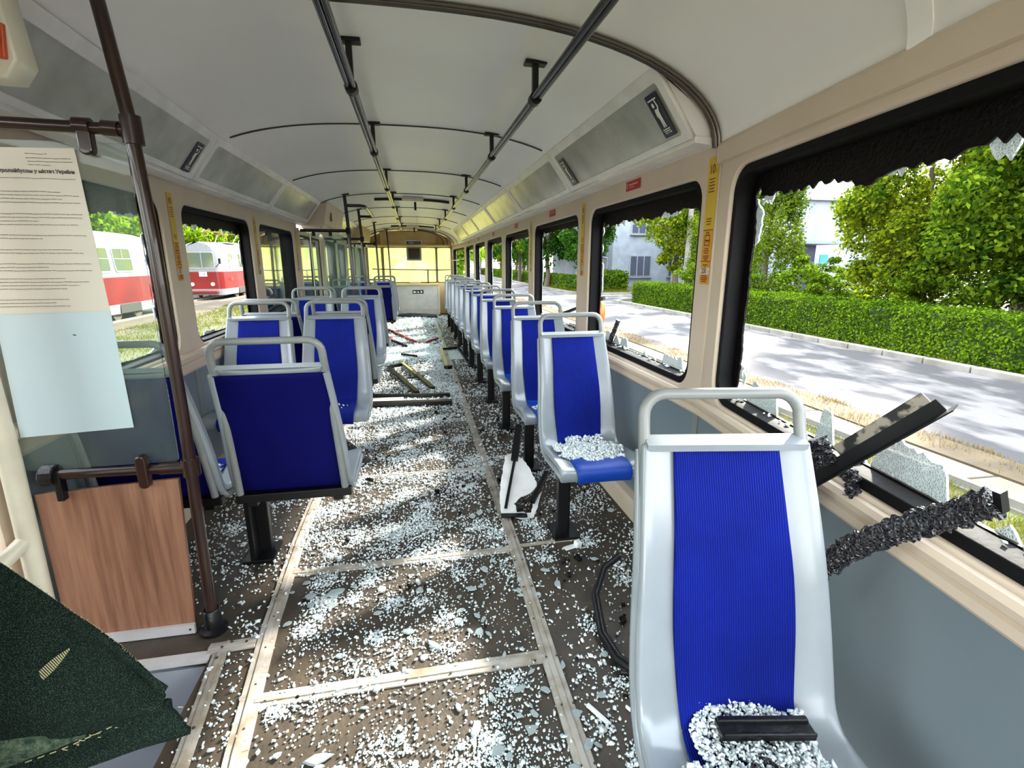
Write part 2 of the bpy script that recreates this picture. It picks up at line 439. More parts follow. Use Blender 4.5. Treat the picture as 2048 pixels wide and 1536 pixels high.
M['tramred'] = mat('tram_red', (0.17, 0.003, 0.004), 0.35, col2=(0.12, 0.0022, 0.003), scale=1.5)
M['tramwhite'] = mat('tram_white', (0.20, 0.203, 0.207), 0.4)
M['tramglass'] = mat('tram_window_glass', (0.075, 0.10, 0.075), 0.08, spec=0.5, col2=(0.11, 0.11, 0.045), scale=1.2)
M['plaster'] = mat('white_plaster', (0.27, 0.295, 0.33), 0.9, col2=(0.21, 0.24, 0.28), scale=1.5)
M['winframe'] = mat('window_frame_grey', (0.25, 0.27, 0.30), 0.6)
M['windark'] = mat('dark_window_glass', (0.06, 0.07, 0.10), 0.1)
M['steel'] = mat('rail_steel', (0.26, 0.245, 0.22), 0.4, metal=0.4)
M['gate'] = mat('blue_grey_steel', (0.17, 0.21, 0.30), 0.5)
M['cyan'] = mat('cyan_sheet', (0.01, 0.26, 0.42), 0.5)
M['pantored'] = mat('pantograph_red', (0.30, 0.09, 0.06), 0.5)
M['redwood'] = mat('red_brown_stick', (0.22, 0.03, 0.02), 0.6)
M['gold'] = mat('brass_profile', (0.42, 0.33, 0.12), 0.4)
M['amber'] = mat('amber_button', (0.6, 0.09, 0.02), 0.3)

def woodmat():
    m = mat('walnut_laminate', (0.33, 0.165, 0.10), 0.42, col2=(0.17, 0.078, 0.046), scale=9, stretch=(6, 1, 0.35), detail=6, contrast=(0.3, 0.72), spec=0.4)
    return m
M['wood'] = woodmat()
def denimmat():
    m = mat('dark_green_denim', (0.10, 0.145, 0.108), 0.9, col2=(0.0045, 0.012, 0.0095), scale=1100, detail=2, spec=0.10, bump=0.6, bscale=900, contrast=(0.50, 0.85))
    return m
M['denim'] = denimmat()
M['denimlight'] = mat('worn_denim', (0.10, 0.14, 0.09), 0.9, col2=(0.02, 0.045, 0.032), scale=200, detail=8, spec=0.2, bump=0.5, bscale=700)
M['thread'] = mat('frayed_thread', (0.42, 0.40, 0.22), 0.9)
# ================================================================== THE TRAM BODY
XR, XL, XC, HW = 1.10, -1.25, -0.075, 1.175      # inner wall faces, centre line, half width
Y0, Y1 = -1.5, 13.3
def off(u):                                       # the body narrows towards both ends
    if u < 1.75: return 0.137 * (1.75 - u)
    if u > 11.0: return 0.045 * (u - 11.0)
    return 0.0
def RW(u, v, w): return (XR - off(u) + w, u, v)
def LW(u, v, w): return (XL + off(u) - w, u, v)
def ceil_z(t): return 1.711 + 0.364 * max(0.0, 1 - abs(t) ** 2.6) ** 0.5

# floor with the stair well of the near door cut out of it
fl_out = [(XL + 0.35, Y0), (XR - 0.42, Y0), (XR, 1.75), (XR, 11.0), (XR - 0.1, Y1), (XL + 0.1, Y1), (XL, 11.0), (XL, 1.66), (-0.735, 1.60), (-0.735, 0.1), (-1.05, 0.1)]
me = plate_mesh(fl_out, [], 0.05, lambda u, v, w_: (u, v, w_ - 0.025))
struct(link('floor', me, M['floor']))
b = MB()
b.box((-0.98, 0.83, -0.30), (0.50, 1.54, 0.03))
b.box((-0.745, 0.83, -0.17), (0.02, 1.54, 0.26)); b.box((-0.98, 1.61, -0.17), (0.5, 0.02, 0.26))
struct(b.build('trim_13', M['step']))

# long and cross strips screwed over the floor joints
def strip(pts, wd, z=0.004, th=0.007):
    b = MB()
    for a, c in zip(pts[:-1], pts[1:]):
        b.bar((a[0], a[1], z), (c[0], c[1], z), wd, th)
        b.bar((a[0], a[1], z + th * 0.8), (c[0], c[1], z + th * 0.8), wd * 0.3, th * 0.8)
    return b
long_r = [(0.385, 0.75), (0.392, 1.36), (0.41, 2.1), (0.415, 4), (0.43, 8), (0.44, 11.5), (0.44, 13.2)]
long_l = [(-0.49, 0.9), (-0.53, 1.20), (-0.572, 1.70), (-0.595, 2.3), (-0.60, 4), (-0.60, 8), (-0.60, 13.2)]
n = 1
for b, nm in ((strip(long_r, 0.055), 'r'), (strip(long_l, 0.06), 'l')):
    o = struct(b.build('trim_%d' % n, M['strip'])); n += 1
for y, xa, xb_, wd in ((1.37, -0.53, 0.37, 0.055), (2.03, -0.56, 0.385, 0.045), (2.99, -0.57, 0.39, 0.04), (4.05, -0.57, 0.39, 0.035), (2.06, 0.43, 0.72, 0.022)):
    struct(strip([(xa, y), (xb_, y + 0.01)], wd, 0.0035, 0.005).build('trim_%d' % n, M['strip'])); n += 1
b = strip([(-0.75, 1.625), (-0.60, 1.632)], 0.05, 0.005, 0.006); b2 = strip([(-0.662, 0.95), (-0.665, 1.2), (-0.705, 1.60)], 0.045, 0.005, 0.006)
b.add(b2.v, b2.f)
struct(b.build('trim_%d' % n, M['strip'])); n += 1
b = MB(); b.bar((-1.2, 1.60, -0.005), (-0.735, 1.603, -0.005), 0.035, 0.02); struct(b.build('trim_%d' % n, M['alu'])); n += 1
b = MB()                                          # rusty screw heads along the strips
for y in np.arange(0.8, 7, 0.19):
    for s in (-0.018, 0.018): b.lathe([(0.004, 0), (0.003, 0.003)], (0.385 + 0.02 * min(1, y / 2.5) + s + 0.003, y, 0.008), 8)
for y in np.arange(0.95, 3, 0.16): b.lathe([(0.004, 0), (0.003, 0.003)], (-0.50 - 0.1 * min(1, (y - 0.9) / 1.2) , y, 0.011), 8)
for x in np.arange(-0.5, 0.36, 0.14): b.lathe([(0.004, 0), (0.003, 0.003)], (x, 1.362, 0.008), 8)
for p in ((-0.705, 1.62), (-0.68, 1.64), (-0.63, 1.632), (-0.705, 1.57), (-0.672, 1.3)): b.lathe([(0.005, 0), (0.004, 0.003)], (p[0], p[1], 0.012), 8)
struct(b.build('trim_%d' % n, M['dark'])); n += 1

# windows: (side, y0, y1) of each opening
ZB, ZT = 0.790, 1.612
ZBL = 0.830
win_R = [(-1.15, 1.655), (1.865, 3.135), (3.37, 4.66), (4.88, 6.19), (6.41, 7.73), (7.95, 9.25), (9.47, 10.87)]
win_R_end = (11.12, 13.14)
win_L = [(1.80, 2.965), (3.215, 4.44), (4.69, 5.93)]
win_L2 = [(7.98, 9.0), (9.22, 10.22)]
win_L_end = (11.98, 13.1)
RAD = 0.085
def wall_plate(fn, u0, u1, wins, z0=0.70, z1=1.745, th=0.05):
    zb = ZBL if fn is LW else ZB
    return plate_mesh([(u0, z0), (u1, z0), (u1, z1), (u0, z1)], [rr(a, zb, c, ZT, RAD) for a, c in wins], th, lambda u, v, w_: fn(u, v, w_ + th / 2), bevel=0.010)
ms = [wall_plate(RW, Y0, 1.75, [win_R[0]]), wall_plate(RW, 1.75, 11.0, win_R[1:]), wall_plate(RW, 11.0, Y1, [win_R_end])]
o = struct(link('wall_right', join_meshes(ms), M['cream']))
ms = [wall_plate(LW, 1.70, 6.14, win_L), wall_plate(LW, 7.75, 10.35, win_L2), wall_plate(LW, 11.85, Y1, [win_L_end])]
o = struct(link('wall_left', join_meshes(ms), M['cream']))

# lower panels, window sills, skirting, panel joints
def run(fn, u0, u1, prof, step=0.5):
    us = sorted(set([u0, u1] + [u for u in (1.75, 11.0) if u0 < u < u1]))
    b = MB()
    for a, c in zip(us[:-1], us[1:]):
        k = len(prof)
        vs = [fn(a, v, w_) for w_, v in prof] + [fn(c, v, w_) for w_, v in prof]
        fs = [tuple(range(k))[::-1], tuple(range(k, 2 * k))] + [(i, (i + 1) % k, k + (i + 1) % k, k + i) for i in range(k)]
        b.add(vs, fs)
    return b
panel_prof = [(0.0, 0.0), (0.03, 0.0), (0.03, 0.705), (0.0, 0.705)]
sill_prof = [(0.035, 0.70), (-0.004, 0.70), (-0.012, 0.710), (-0.012, 0.730), (-0.004, 0.736), (-0.018, 0.746), (-0.021, 0.762), (-0.012, 0.774), (0.0, 0.777), (0.008, 0.786), (0.030, 0.788)]
sill_prof_l = [(w_, 0.70 + (v - 0.70) * 1.47) for w_, v in sill_prof]
skirt_prof = [(0.0, 0.0), (-0.05, 0.0), (-0.05, 0.085), (-0.035, 0.10), (0.0, 0.11)]
struct(run(RW, Y0, Y1, panel_prof).build('wall_right_lower', M['panel']))
b = run(LW, 1.70, 6.14, panel_prof)
for a, c in ((7.75, 10.35), (11.85, Y1)):
    q = run(LW, a, c, panel_prof); b.add(q.v, q.f)
struct(b.build('wall_left_lower', M['panel']))
struct(run(RW, Y0, Y1, sill_prof).build('trim_%d' % n, M['cream'])); n += 1
b = run(LW, 1.72, 6.14, sill_prof_l)
for a, c in ((7.75, 10.35), (11.85, Y1)):
    q = run(LW, a, c, sill_prof_l); b.add(q.v, q.f)
struct(b.build('trim_%d' % n, M['cream'])); n += 1
struct(run(RW, Y0, Y1, skirt_prof).build('baseboard_right', M['cream']))
struct(run(LW, 1.72, 6.14, skirt_prof).build('baseboard_left', M['cream']))
b = MB()
for y in (1.76, 3.25, 4.77, 6.3, 7.84, 9.36): b.box((XR - 0.003, y, 0.40), (0.008, 0.035, 0.60))
for y in (3.09, 4.56): b.box((XL + 0.003, y, 0.40), (0.008, 0.035, 0.60))
struct(b.build('trim_%d' % n, M['tube'])); n += 1

# ceiling shell
ys = [Y0, 0.0, 1.0, 1.75, 1.785, 3.25, 4.77, 6.3, 7.84, 9.36, 10.98, 12.2, 12.8, Y1]
NT = 40
def shell_pt(y, k, dz=0.0, inset=0.0):
    t = -math.cos(PI * k / NT)
    h = HW - off(y)
    x = XC + t * (h - inset)
    return (x, y, ceil_z(t) + dz)
P = [[shell_pt(y, k) for k in range(NT + 1)] for y in ys]
b = MB(); b.grid(P)
o = struct(b.build('ceiling', M['ceil'], smooth=60))
md = o.modifiers.new('s', 'SOLIDIFY'); md.thickness = 0.05; md.offset = 0
md.offset = 1 if o.data.polygons[NT // 2].normal.z > 0 else -1
# joints of the ceiling panels
for i, y in enumerate((1.785, 3.25, 4.77, 6.3, 7.84, 9.36, 10.98, 12.2, 12.85)):
    b = MB(); r = 0.013 if i == 0 else 0.0045
    pts = [shell_pt(y, k, -r * 0.7, 0.006) for k in range(0, NT + 1)]
    if i: pts = [p for p in pts if abs(p[0] - XC) < (0.93 if i < 7 else 1.2)]
    else: pts = [p for p in pts if p[0] > -0.55]
    b.tube(pts, r, 8)
    if i == 0:
        b.tube([(p[0], p[1] - 0.022, p[2]) for p in pts], 0.006, 6)
    struct(b.build('trim_%d' % n, M['trim'] if i == 0 else M['dark'], smooth=True)); n += 1
# lining strip above the near windows, with screws
b = run(RW, Y0, 1.76, [(0.002, 1.64), (-0.012, 1.645), (-0.014, 1.70), (-0.004, 1.715), (0.002, 1.715)])
struct(b.build('trim_%d' % n, M['cream'])); n += 1
b = MB(); pts = [shell_pt(0.93, k, -0.002, 0.004) for k in range(NT - 11, NT + 1)]
for a, c in zip(pts[:-1], pts[1:]): b.bar(a, c, 0.05, 0.004, 0)
struct(b.build('trim_%d' % n, M['ceil'])); n += 1

# ------------------------------------------------------------------ slanted advert panels under the ceiling
PT, PB = (0.925, 1.963), (1.092, 1.738)           # (distance from the centre line, height) of top and bottom edge
PL = math.hypot(PB[0] - PT[0], PT[1] - PB[1])
def ad_fn(side, y0):
    s = 1 if side == 'R' else -1
    dx, dz = (PT[0] - PB[0]) / PL, (PT[1] - PB[1]) / PL     # up the slope
    def fn(u, v, w_):                             # w: out of the cabin, square to the slope
        y = y0 + u
        h = PB[0] + dx * v + dz * w_ - off(y)
        return (XC + s * h, y, PB[1] + dz * v - dx * w_)
    return fn
def ad_panel(side, y0, y1, label, end_near=False, end_far=False):
    fn = ad_fn(side, y0); L = y1 - y0 - 0.006
    t = thing('advert_panel', label, 'panel', (XC + (1.0 if side == 'R' else -1.0), (y0 + y1) / 2, 1.72), group='slanted advert panels under the ceiling')
    me = plate_mesh([(0.003, 0), (L, 0), (L, PL), (0.003, PL)], [rr(0.05, 0.030, L - 0.05, PL - 0.048, 0.014, 3)], 0.018, fn, bevel=0.004)
    link('frame', me, M['white'], t)
    me = plate_mesh([(0.045, 0.025), (L - 0.045, 0.025), (L - 0.045, PL - 0.04), (0.045, PL - 0.04)], [], 0.004, fn)
    link('display_sheet', me, M['insert'], t)
    s = 1 if side == 'R' else -1
    b = MB()
    ya, yb = y0 + 0.003, y0 + L
    q = [(PB[0] + 0.004, PB[1] + 0.006), (PB[0] + 0.004, PB[1] - 0.018), (HW - 0.004, 1.712), (HW - 0.004, 1.74)]
    b.add([(XC + s * (h - off(ya)), ya, z) for h, z in q] + [(XC + s * (h - off(yb)), yb, z) for h, z in q],
          [(0, 1, 2, 3), (7, 6, 5, 4), (0, 4, 5, 1), (1, 5, 6, 2), (2, 6, 7, 3), (3, 7, 4, 0)])
    b.build('bottom_lip', M['white'], t, bevel=0.003)
    for flag, y in ((end_near, y0 + 0.012), (end_far, y1 - 0.012)):
        if flag:
            arc = [(XC + s * (HW * tt - off(y) - 0.004), ceil_z(tt) - 0.006) for tt in (0.80, 0.84, 0.88, 0.92, 0.95, 0.975, 0.99)]
            poly = [(XC + s * PT[0], PT[1])] + arc + [(XC + s * (HW - 0.01), 1.715), (XC + s * PB[0], PB[1])]
            b = MB(); b.prism(poly, lambda u, v, w_, y=y: (u, y + w_, v), 0.012)
            b.build('end_cap', M['cream'] if side == 'L' else M['ceil'], t)
    return t
R_pan = [1.80, 3.25, 4.77, 6.3, 7.84, 9.36, 10.98]
lab = ['slanted white panel with grey sheet nearest the camera above the road-side windows',
       'second slanted grey-sheeted panel above the road-side windows, past the first ceiling joint',
       'third slanted panel above the road-side windows, counting from the camera',
       'fourth slanted panel above the road-side windows, scratched, reflections mottled into its sheet',
       'fifth slanted panel above the road-side windows, reflections mottled in, with dark scratches',
       'farthest slanted panel above the road-side windows, next to the end wall arch']
for i in range(6): ad_panel('R', R_pan[i], R_pan[i + 1], lab[i], end_near=(i == 0), end_far=(i == 5))
L_pan = [1.22, 3.185, 4.72, 6.30]
lab = ['long slanted grey panel above the poster, nearest the camera on the tram side',
       'slanted white-framed panel with blotchy grey sheet in the middle above the tram-side windows',
       'small farthest slanted panel above the tram-side windows, ending at the cream door box']
for i in range(3): ad_panel('L', L_pan[i], L_pan[i + 1], lab[i], end_far=False)
ad_panel('L', 7.9, 10.3, 'slanted panel between the two far cream door boxes on the tram side')

# pictogram signs stuck on the panels: a standing figure holding the rail
def picto(side, yc, v0, label):
    fn0 = ad_fn(side, yc)
    sgn = 1 if side == 'R' else -1
    def fn(u, v, w_): return fn0(-u * sgn if side == 'R' else -u * sgn, v + v0, -0.010 - w_)
    t = thing('handrail_sign', label, 'sign', fn(0, 0, 0), group='dark hold-the-rail signs')
    link('sign_board', plate_mesh(rr(-0.042, -0.085, 0.042, 0.085, 0.006, 3), [], 0.002, fn), M['navy'], t)
    b = MB()
    f2 = lambda u, v, w_: fn(u, v, w_ + 0.0022)
    b.prism([(-0.03, 0.062), (0.03, 0.062), (0.03, 0.067), (-0.03, 0.067)], f2, 0.001)
    b.prism([(0.010, 0.062), (0.015, 0.062), (0.021, 0.036), (0.010, 0.018), (0.004, 0.020), (0.013, 0.036)], f2, 0.001)
    b.prism([(-0.010 + 0.0075 * math.cos(a), 0.044 + 0.0095 * math.sin(a)) for a in np.linspace(0, 2 * PI, 12, endpoint=False)], f2, 0.001)
    b.prism([(-0.012, 0.028), (0.010, 0.028), (0.009, -0.006), (0.010, -0.045), (0.0035, -0.045), (0.0, -0.012), (-0.0035, -0.045), (-0.010, -0.045), (-0.009, -0.004)], f2, 0.001)
    b.prism([(-0.013, 0.028), (-0.018, 0.004), (-0.012, -0.008), (-0.014, 0.006), (-0.010, 0.022)], f2, 0.001)
    for k, (a, c) in enumerate(((-0.026, 0.022), (-0.024, 0.020), (-0.02, -0.008), (0.0, 0.006), (0.012, 0.024))):
        y = -0.053 - 0.0075 * min(k, 2)
        b.prism([(a, y - 0.0018), (c, y - 0.0018), (c, y + 0.0018), (a, y + 0.0018)], f2, 0.001)
    b.build('pictogram', M['signw'], t)
picto('R', 1.915, 0.125, 'large dark sign of a figure holding a rail on the nearest road-side panel')
picto('R', 3.10, 0.115, 'narrow dark rail-holding sign at the far end of the nearest road-side panel')
picto('L', 3.045, 0.115, 'dark rail-holding sign on the tram-side panel above the windows')

# ------------------------------------------------------------------ windows: black gasket, tinted film, crazed glass edge
def window(idx, fn, u0, u1, seed, top=0.05, bot=0.012, lft=0.02, rgt=0.02, fr=(0.02, 0.03, 0.02, 0.02), pane=False, w0=0.052, film=True):
    ZB = ZBL if fn is LW else globals()['ZB']
    t = bpy.data.objects.new('window_%d' % idx, None); C.objects.link(t); struct(t)
    t.location = fn((u0 + u1) / 2, ZB, w0); WM[t.name] = Matrix.Translation(Vector(t.location))
    outer = rr(u0 - 0.001, ZB - 0.001, u1 + 0.001, ZT + 0.001, RAD)
    inner = rr(u0 + 0.022, ZB + (0.012 if fn is LW else 0.028), u1 - 0.022, ZT - 0.026, RAD - 0.012)
    link('gasket', plate_mesh(outer, [inner], 0.066, lambda u, v, w_: fn(u, v, w_ + w0 - 0.008), bevel=0.004), M['rubber'], t)
    x0, x1, z0, z1 = u0 + 0.02, u1 - 0.02, ZB + (0.010 if fn is LW else 0.026), ZT - 0.02
    if pane:
        link('pane', plate_mesh(rr(x0, z0, x1, z1, RAD), [], 0.004, lambda u, v, w_: fn(u, v, w_ + w0 + 0.024)), M['glass'], t)
        return t
    if film:
        hole = jag(x0, z0, x1, z1, RAD - 0.01, top, bot, lft, rgt, seed, 0.017, 0.38, 0.5)
        link('tinted_film', plate_mesh(rr(x0 - 0.02, z0 - 0.02, x1 + 0.02, z1 + 0.02, RAD), [hole], 0.007, lambda u, v, w_: fn(u, v, w_ + w0 + 0.020)), M['tint'], t)
    f = [max(a, 0.002) for a in fr]
    hole = jag(x0, z0, x1, z1, RAD - 0.01, top + f[0], bot + f[1], lft + f[2], rgt + f[3], seed + 91, 0.012, 0.35, 0.6, patchy=-0.05)
    link('crazed_glass_rim', plate_mesh(rr(x0 - 0.02, z0 - 0.02, x1 + 0.02, z1 + 0.02, RAD), [hole], 0.006, lambda u, v, w_: fn(u, v, w_ + w0 + 0.028)), M['fringe'], t)
    return t
k = 1
window(k, RW, *win_R[0], 5, top=0.10, bot=0.006, lft=0.03, rgt=0.045, fr=(0.006, 0.095, 0.03, 0.028)); k += 1
window(k, RW, *win_R[1], 15, top=0.085, bot=0.006, lft=0.02, rgt=0.03, fr=(0.010, 0.06, 0.02, 0.012)); k += 1
for i, (a, c) in enumerate(win_R[2:]):
    window(k, RW, a, c, 30 + i, top=0.05, bot=0.01, lft=0.02, rgt=0.03, fr=(0.012, 0.02, 0.01, 0.012)); k += 1
window(k, RW, *win_R_end, 77, top=0.03, bot=0.01, lft=0.02, rgt=0.03, fr=(0.01, 0.02, 0.01, 0.01)); k += 1
window(k, LW, *win_L[0], 41, top=0.085, bot=0.015, lft=0.02, rgt=0.03, fr=(0.006, 0.02, 0.02, 0.014)); k += 1
window(k, LW, *win_L[1], 43, top=0.085, bot=0.012, lft=0.02, rgt=0.035, fr=(0.005, 0.02, 0.02, 0.010)); k += 1
window(k, LW, *win_L[2], 44, pane=True); k += 1
for a, c in win_L2 + [win_L_end]: window(k, LW, a, c, 50 + k, pane=True); k += 1

# ------------------------------------------------------------------ end wall with dusty glass tinted as if sunlit, cream header, box and rail
XE0, XE1 = XL + 0.105, XR - 0.105
arc = [(XC + (XE1 - XC) * math.sin(a), 1.70 + 0.37 * math.cos(a) ** 0.8 if math.cos(a) > 0 else 1.70) for a in np.linspace(-PI / 2, PI / 2, 22)]
outer = [(XE1, 0.0), (XE1, 1.70)] + [p for p in arc[::-1]][1:-1] + [(XE0, 1.70), (XE0, 0.0)]
holes = [rr(XE0 + 0.05, 0.80, -0.765, 1.655, 0.03, 3), rr(-0.715, 0.80, 0.575, 1.655, 0.03, 3), rr(0.615, 0.80, XE1 - 0.04, 1.655, 0.03, 3)]
struct(link('wall_end', plate_mesh(outer, holes, 0.05, lambda u, v, w_: (u, Y1 + w_, v), bevel=0.006), M['endcream']))
for i, (a, c) in enumerate(((XE0 + 0.04, -0.755), (-0.725, 0.585), (0.605, XE1 - 0.03))):
    t = bpy.data.objects.new('window_%d' % (k + i), None); C.objects.link(t); struct(t); t.location = ((a + c) / 2, Y1, 0.8); WM[t.name] = Matrix.Translation(Vector(t.location))
    link('pane', plate_mesh(rr(a, 0.79, c, 1.665, 0.03, 3), [], 0.005, lambda u, v, w_: (u, Y1 + 0.005 + w_, v)), M['yglass'], t)
    link('gasket', plate_mesh(rr(a - 0.01, 0.78, c + 0.01, 1.675, 0.03, 3), [rr(a + 0.014, 0.804, c - 0.014, 1.65, 0.03, 3)], 0.014, lambda u, v, w_: (u, Y1 - 0.02 + w_, v)), M['trim'], t)
# header casing and its arches
b = MB(); b.box((-0.10, Y1 - 0.14, 1.86), (1.35, 0.22, 0.34)); b.box((-0.10, Y1 - 0.26, 1.69), (2.0, 0.46, 0.04))
struct(b.build('trim_%d' % n, M['endcream'], bevel=0.01)); n += 1
b = MB()
for r_, y in ((0.93, 12.75), (0.84, 12.95)):
    b.tube([(XC + r_ * math.sin(a), y, 1.70 + 0.36 * math.cos(a) ** 0.75) for a in np.linspace(0.25, PI / 2 - 0.01, 14)], 0.010, 6)
struct(b.build('trim_%d' % n, M['dark'], smooth=True)); n += 1

t = thing('number_sign', 'dark blue number plate on the cream header of the end wall', 'sign', (0.04, Y1 - 0.28, 1.70))
b = MB(); b.box((0.04, Y1 - 0.285, 1.757), (0.40, 0.02, 0.115)); b.build('frame', M['alu'], t, bevel=0.003)
b = MB(); b.box((0.04, Y1 - 0.298, 1.757), (0.36, 0.01, 0.085)); b.build('plate', M['navy'], t)
link('lettering', text_mesh('1512', 0.062, lambda u, v, w_: (-0.03 + u, Y1 - 0.3045, 1.757 + v), bold=0.001), M['signw'], t)
t = thing('ventilation_hatch', 'small dark brown hatch in a grey frame hanging over the end window', 'hatch', (0.04, Y1 - 0.06, 1.4))
link('frame', plate_mesh(rr(-0.15, 1.335, 0.22, 1.665, 0.01, 2), [rr(-0.105, 1.375, 0.175, 1.635, 0.005, 2)], 0.05, lambda u, v, w_: (u, Y1 - 0.06 + w_, v)), M['tube'], t)
b = MB(); b.box((0.035, Y1 - 0.05, 1.505), (0.285, 0.02, 0.265)); b.build('door', mat('hatch_brown', (0.03, 0.018, 0.008), 0.6), t)
t = thing('end_cabinet', 'low grey cabinet with a yellowed top below the end windows', 'cabinet', (0.07, Y1 - 0.30, 0))
b = MB(); b.box((0.07, Y1 - 0.30, 0.37), (1.03, 0.48, 0.74)); b.build('body', M['box'], t, bevel=0.008)
b = MB(); b.box((0.07, Y1 - 0.31, 0.755), (1.08, 0.52, 0.035)); b.build('top', M['endcream'], t, bevel=0.006)
b = MB(); b.box((0.60, Y1 - 0.545, 0.37), (0.035, 0.03, 0.70)); b.box((0.07, Y1 - 0.54, 0.155), (1.02, 0.012, 0.008)); b.build('edge_strip', M['cream'], t)
b = MB(); b.box((0.03, Y1 - 0.22, 0.79), (0.27, 0.16, 0.05)); tag(b.build('small_box', M['box'], bevel=0.004), 'small flat beige box lying on the end cabinet', 'box')
t = thing('seat_sign', 'small dark sign with three white symbols on the end cabinet', 'sign', (0.09, Y1 - 0.545, 0.58))
b = MB(); b.box((0.09, Y1 - 0.538, 0.583), (0.27, 0.006, 0.095)); b.build('sign_board', M['navy'], t)
b = MB()
f2 = lambda cx: (lambda u, v, w_: (cx + u, Y1 - 0.543 - w_, 0.583 + v))
b.prism([(-0.035, -0.02), (0.035, -0.02), (0.035, 0.0), (0.01, 0.008), (-0.005, 0.02), (-0.03, 0.015)], f2(0.01), 0.002)
b.prism([(-0.025, -0.02), (0.03, -0.02), (0.005, 0.0), (0.0, 0.022), (-0.012, 0.022)], f2(0.095), 0.002)
b.prism([(0.02 * math.cos(a), 0.026 * math.sin(a)) for a in np.linspace(0, 2 * PI, 12, endpoint=False)], f2(0.17), 0.002)
b.build('symbols', M['signw'], t)
t = thing('end_grab_rail', 'thin dark rail running across in front of the end windows', 'rail', (0.0, Y1 - 0.12, 1.1))
b = MB(); b.tube([(-1.0, Y1 - 0.12, 1.13), (0.6, Y1 - 0.12, 1.10), (0.93, Y1 - 0.10, 1.11)], 0.012, 8); b.build('bar', M['blackmetal'], t, smooth=True)
b = MB(); b.tube([(0.36, Y1 - 0.12, 0.775), (0.36, Y1 - 0.12, 1.10)], 0.016, 8); b.build('post', M['blackmetal'], t, smooth=True)
t = thing('window_latch', 'short pale bar with a black end across the far road-side window', 'latch', (XR - 0.2, 12.0, 1.32))
b = MB(); b.tube([(0.74, 10.9, 1.33), (1.08, 11.15, 1.345)], 0.008, 8); b.build('bar', M['cream'], t, smooth=True)
b = MB(); b.tube([(1.0, 11.09, 1.341), (1.08, 11.15, 1.345)], 0.02, 8); b.build('knob', M['blackmetal'], t, smooth=True)

# roof hatches: dark frame slots with a lever
def hatch(y, label, wd=0.92):
    t = thing('roof_hatch', label, 'hatch', (0.02, y, 2.05))
    b = MB()
    for s in (-1, 1): pass
    pts = [(XC + x, ceil_z(x / HW)) for x in np.linspace(-wd / 2 + 0.1, wd / 2 + 0.1, 9)]
    for (x, z), (x2, z2) in zip(pts[:-1], pts[1:]): b.bar((x, y, z - 0.014), (x2, y, z2 - 0.014), 0.05, 0.03)
    b.build('frame_bar', M['blackmetal'], t)
    b = MB(); b.box((0.03, y - 0.16, 2.05), (0.26, 0.07, 0.03)); b.build('cover_plate', M['cream'], t, bevel=0.005)
    b = MB(); b.box((0.06, y + 0.03, 1.985), (0.028, 0.028, 0.10)); b.build('lever', M['blackmetal'], t, bevel=0.004)
hatch(6.75, 'long dark roof hatch bar with lever in mid-ceiling, the nearer one')
hatch(11.6, 'farther dark roof hatch bar with lever close to the end wall')

# ------------------------------------------------------------------ ceiling handrails
ZRL = 1.915
BR = [2.1, 3.22, 4.72, 6.18, 7.75, 9.4, 10.9]
def handrail(x, label):
    t = thing('ceiling_handrail', label, 'handrail', (x, 5, 2.05), group='two ceiling handrails')
    b = MB()
    for dx, dz in ((-0.0095, 0), (0.0095, 0), (0, 0.010)):
        b.tube([(x + dx, 0.2, ZRL + dz), (x + dx, 11.1, ZRL + dz)], 0.0105, 8)
    b.build('rail', M['blackrail'], t, smooth=True)
    for y in BR:
        zc = ceil_z((x - XC) / HW)
        b = MB(); b.box((x, y, zc - 0.006), (0.085, 0.045, 0.014)); b.box((x, y, (zc + ZRL) / 2), (0.022, 0.03, zc - ZRL))
        b.build('bracket', M['blackmetal'], t, bevel=0.003)
        b = MB(); b.tube([(x, y - 0.022, ZRL + 0.002), (x, y + 0.022, ZRL + 0.002)], 0.024, 12)
        b.build('clamp', M['blackmetal'], t, smooth=True)
handrail(-0.192, 'long black ceiling handrail on the tram side of the aisle')
handrail(0.495, 'long black ceiling handrail on the road side of the aisle')

# ------------------------------------------------------------------ door boxes in the left ceiling corner
def door_box(y0, y1, label, extra=True):
    t = thing('door_mechanism_box', label, 'box', (XC - 0.95, (y0 + y1) / 2, 1.72))
    b = MB()
    sec = [(0.86, 1.975), (0.91, 1.73), (0.97, 1.675), (HW - 0.01, 1.675), (HW - 0.01, 1.72), (1.1, 1.85), (1.0, 1.92)]
    b.add([(XC - (h - off(y0)), y0, z) for h, z in sec] + [(XC - (h - off(y1)), y1, z) for h, z in sec],
          [tuple(range(7))[::-1], tuple(range(7, 14))] + [(i, (i + 1) % 7, 7 + (i + 1) % 7, 7 + i) for i in range(7)])
    b.build('cover', M['cream'] if y0 < 10 else M['endcream'], t, bevel=0.006)
    if extra:
        b = MB(); b.box((XC - 0.88, y0 + 0.35, 1.83), (0.02, 0.02, 0.10)); b.build('latch', M['pantored'], t)
        b = MB(); b.bar((XC - 0.98, y0 + 0.05, 1.70), (XC - 0.93, y1 - 0.3, 1.63), 0.10, 0.05); b.build('open_flap', M['creampole'], t, bevel=0.004)
        b = MB(); b.lathe([(0.03, 0), (0.04, 0.02), (0.04, 0.09), (0.025, 0.11)], (XC - 1.05, y0 + 0.25, 1.60), 12); b.build('motor', M['alu'], t)
    return t
door_box(6.34, 7.80, 'cream door mechanism box with open flap over the middle door')
door_box(10.3, 12.1, 'far cream door mechanism box with open flap near the end wall')
t = thing('door_mechanism_box', 'cream door mechanism cover cut off at the top left corner', 'box', (-1.08, 1.62, 1.74))
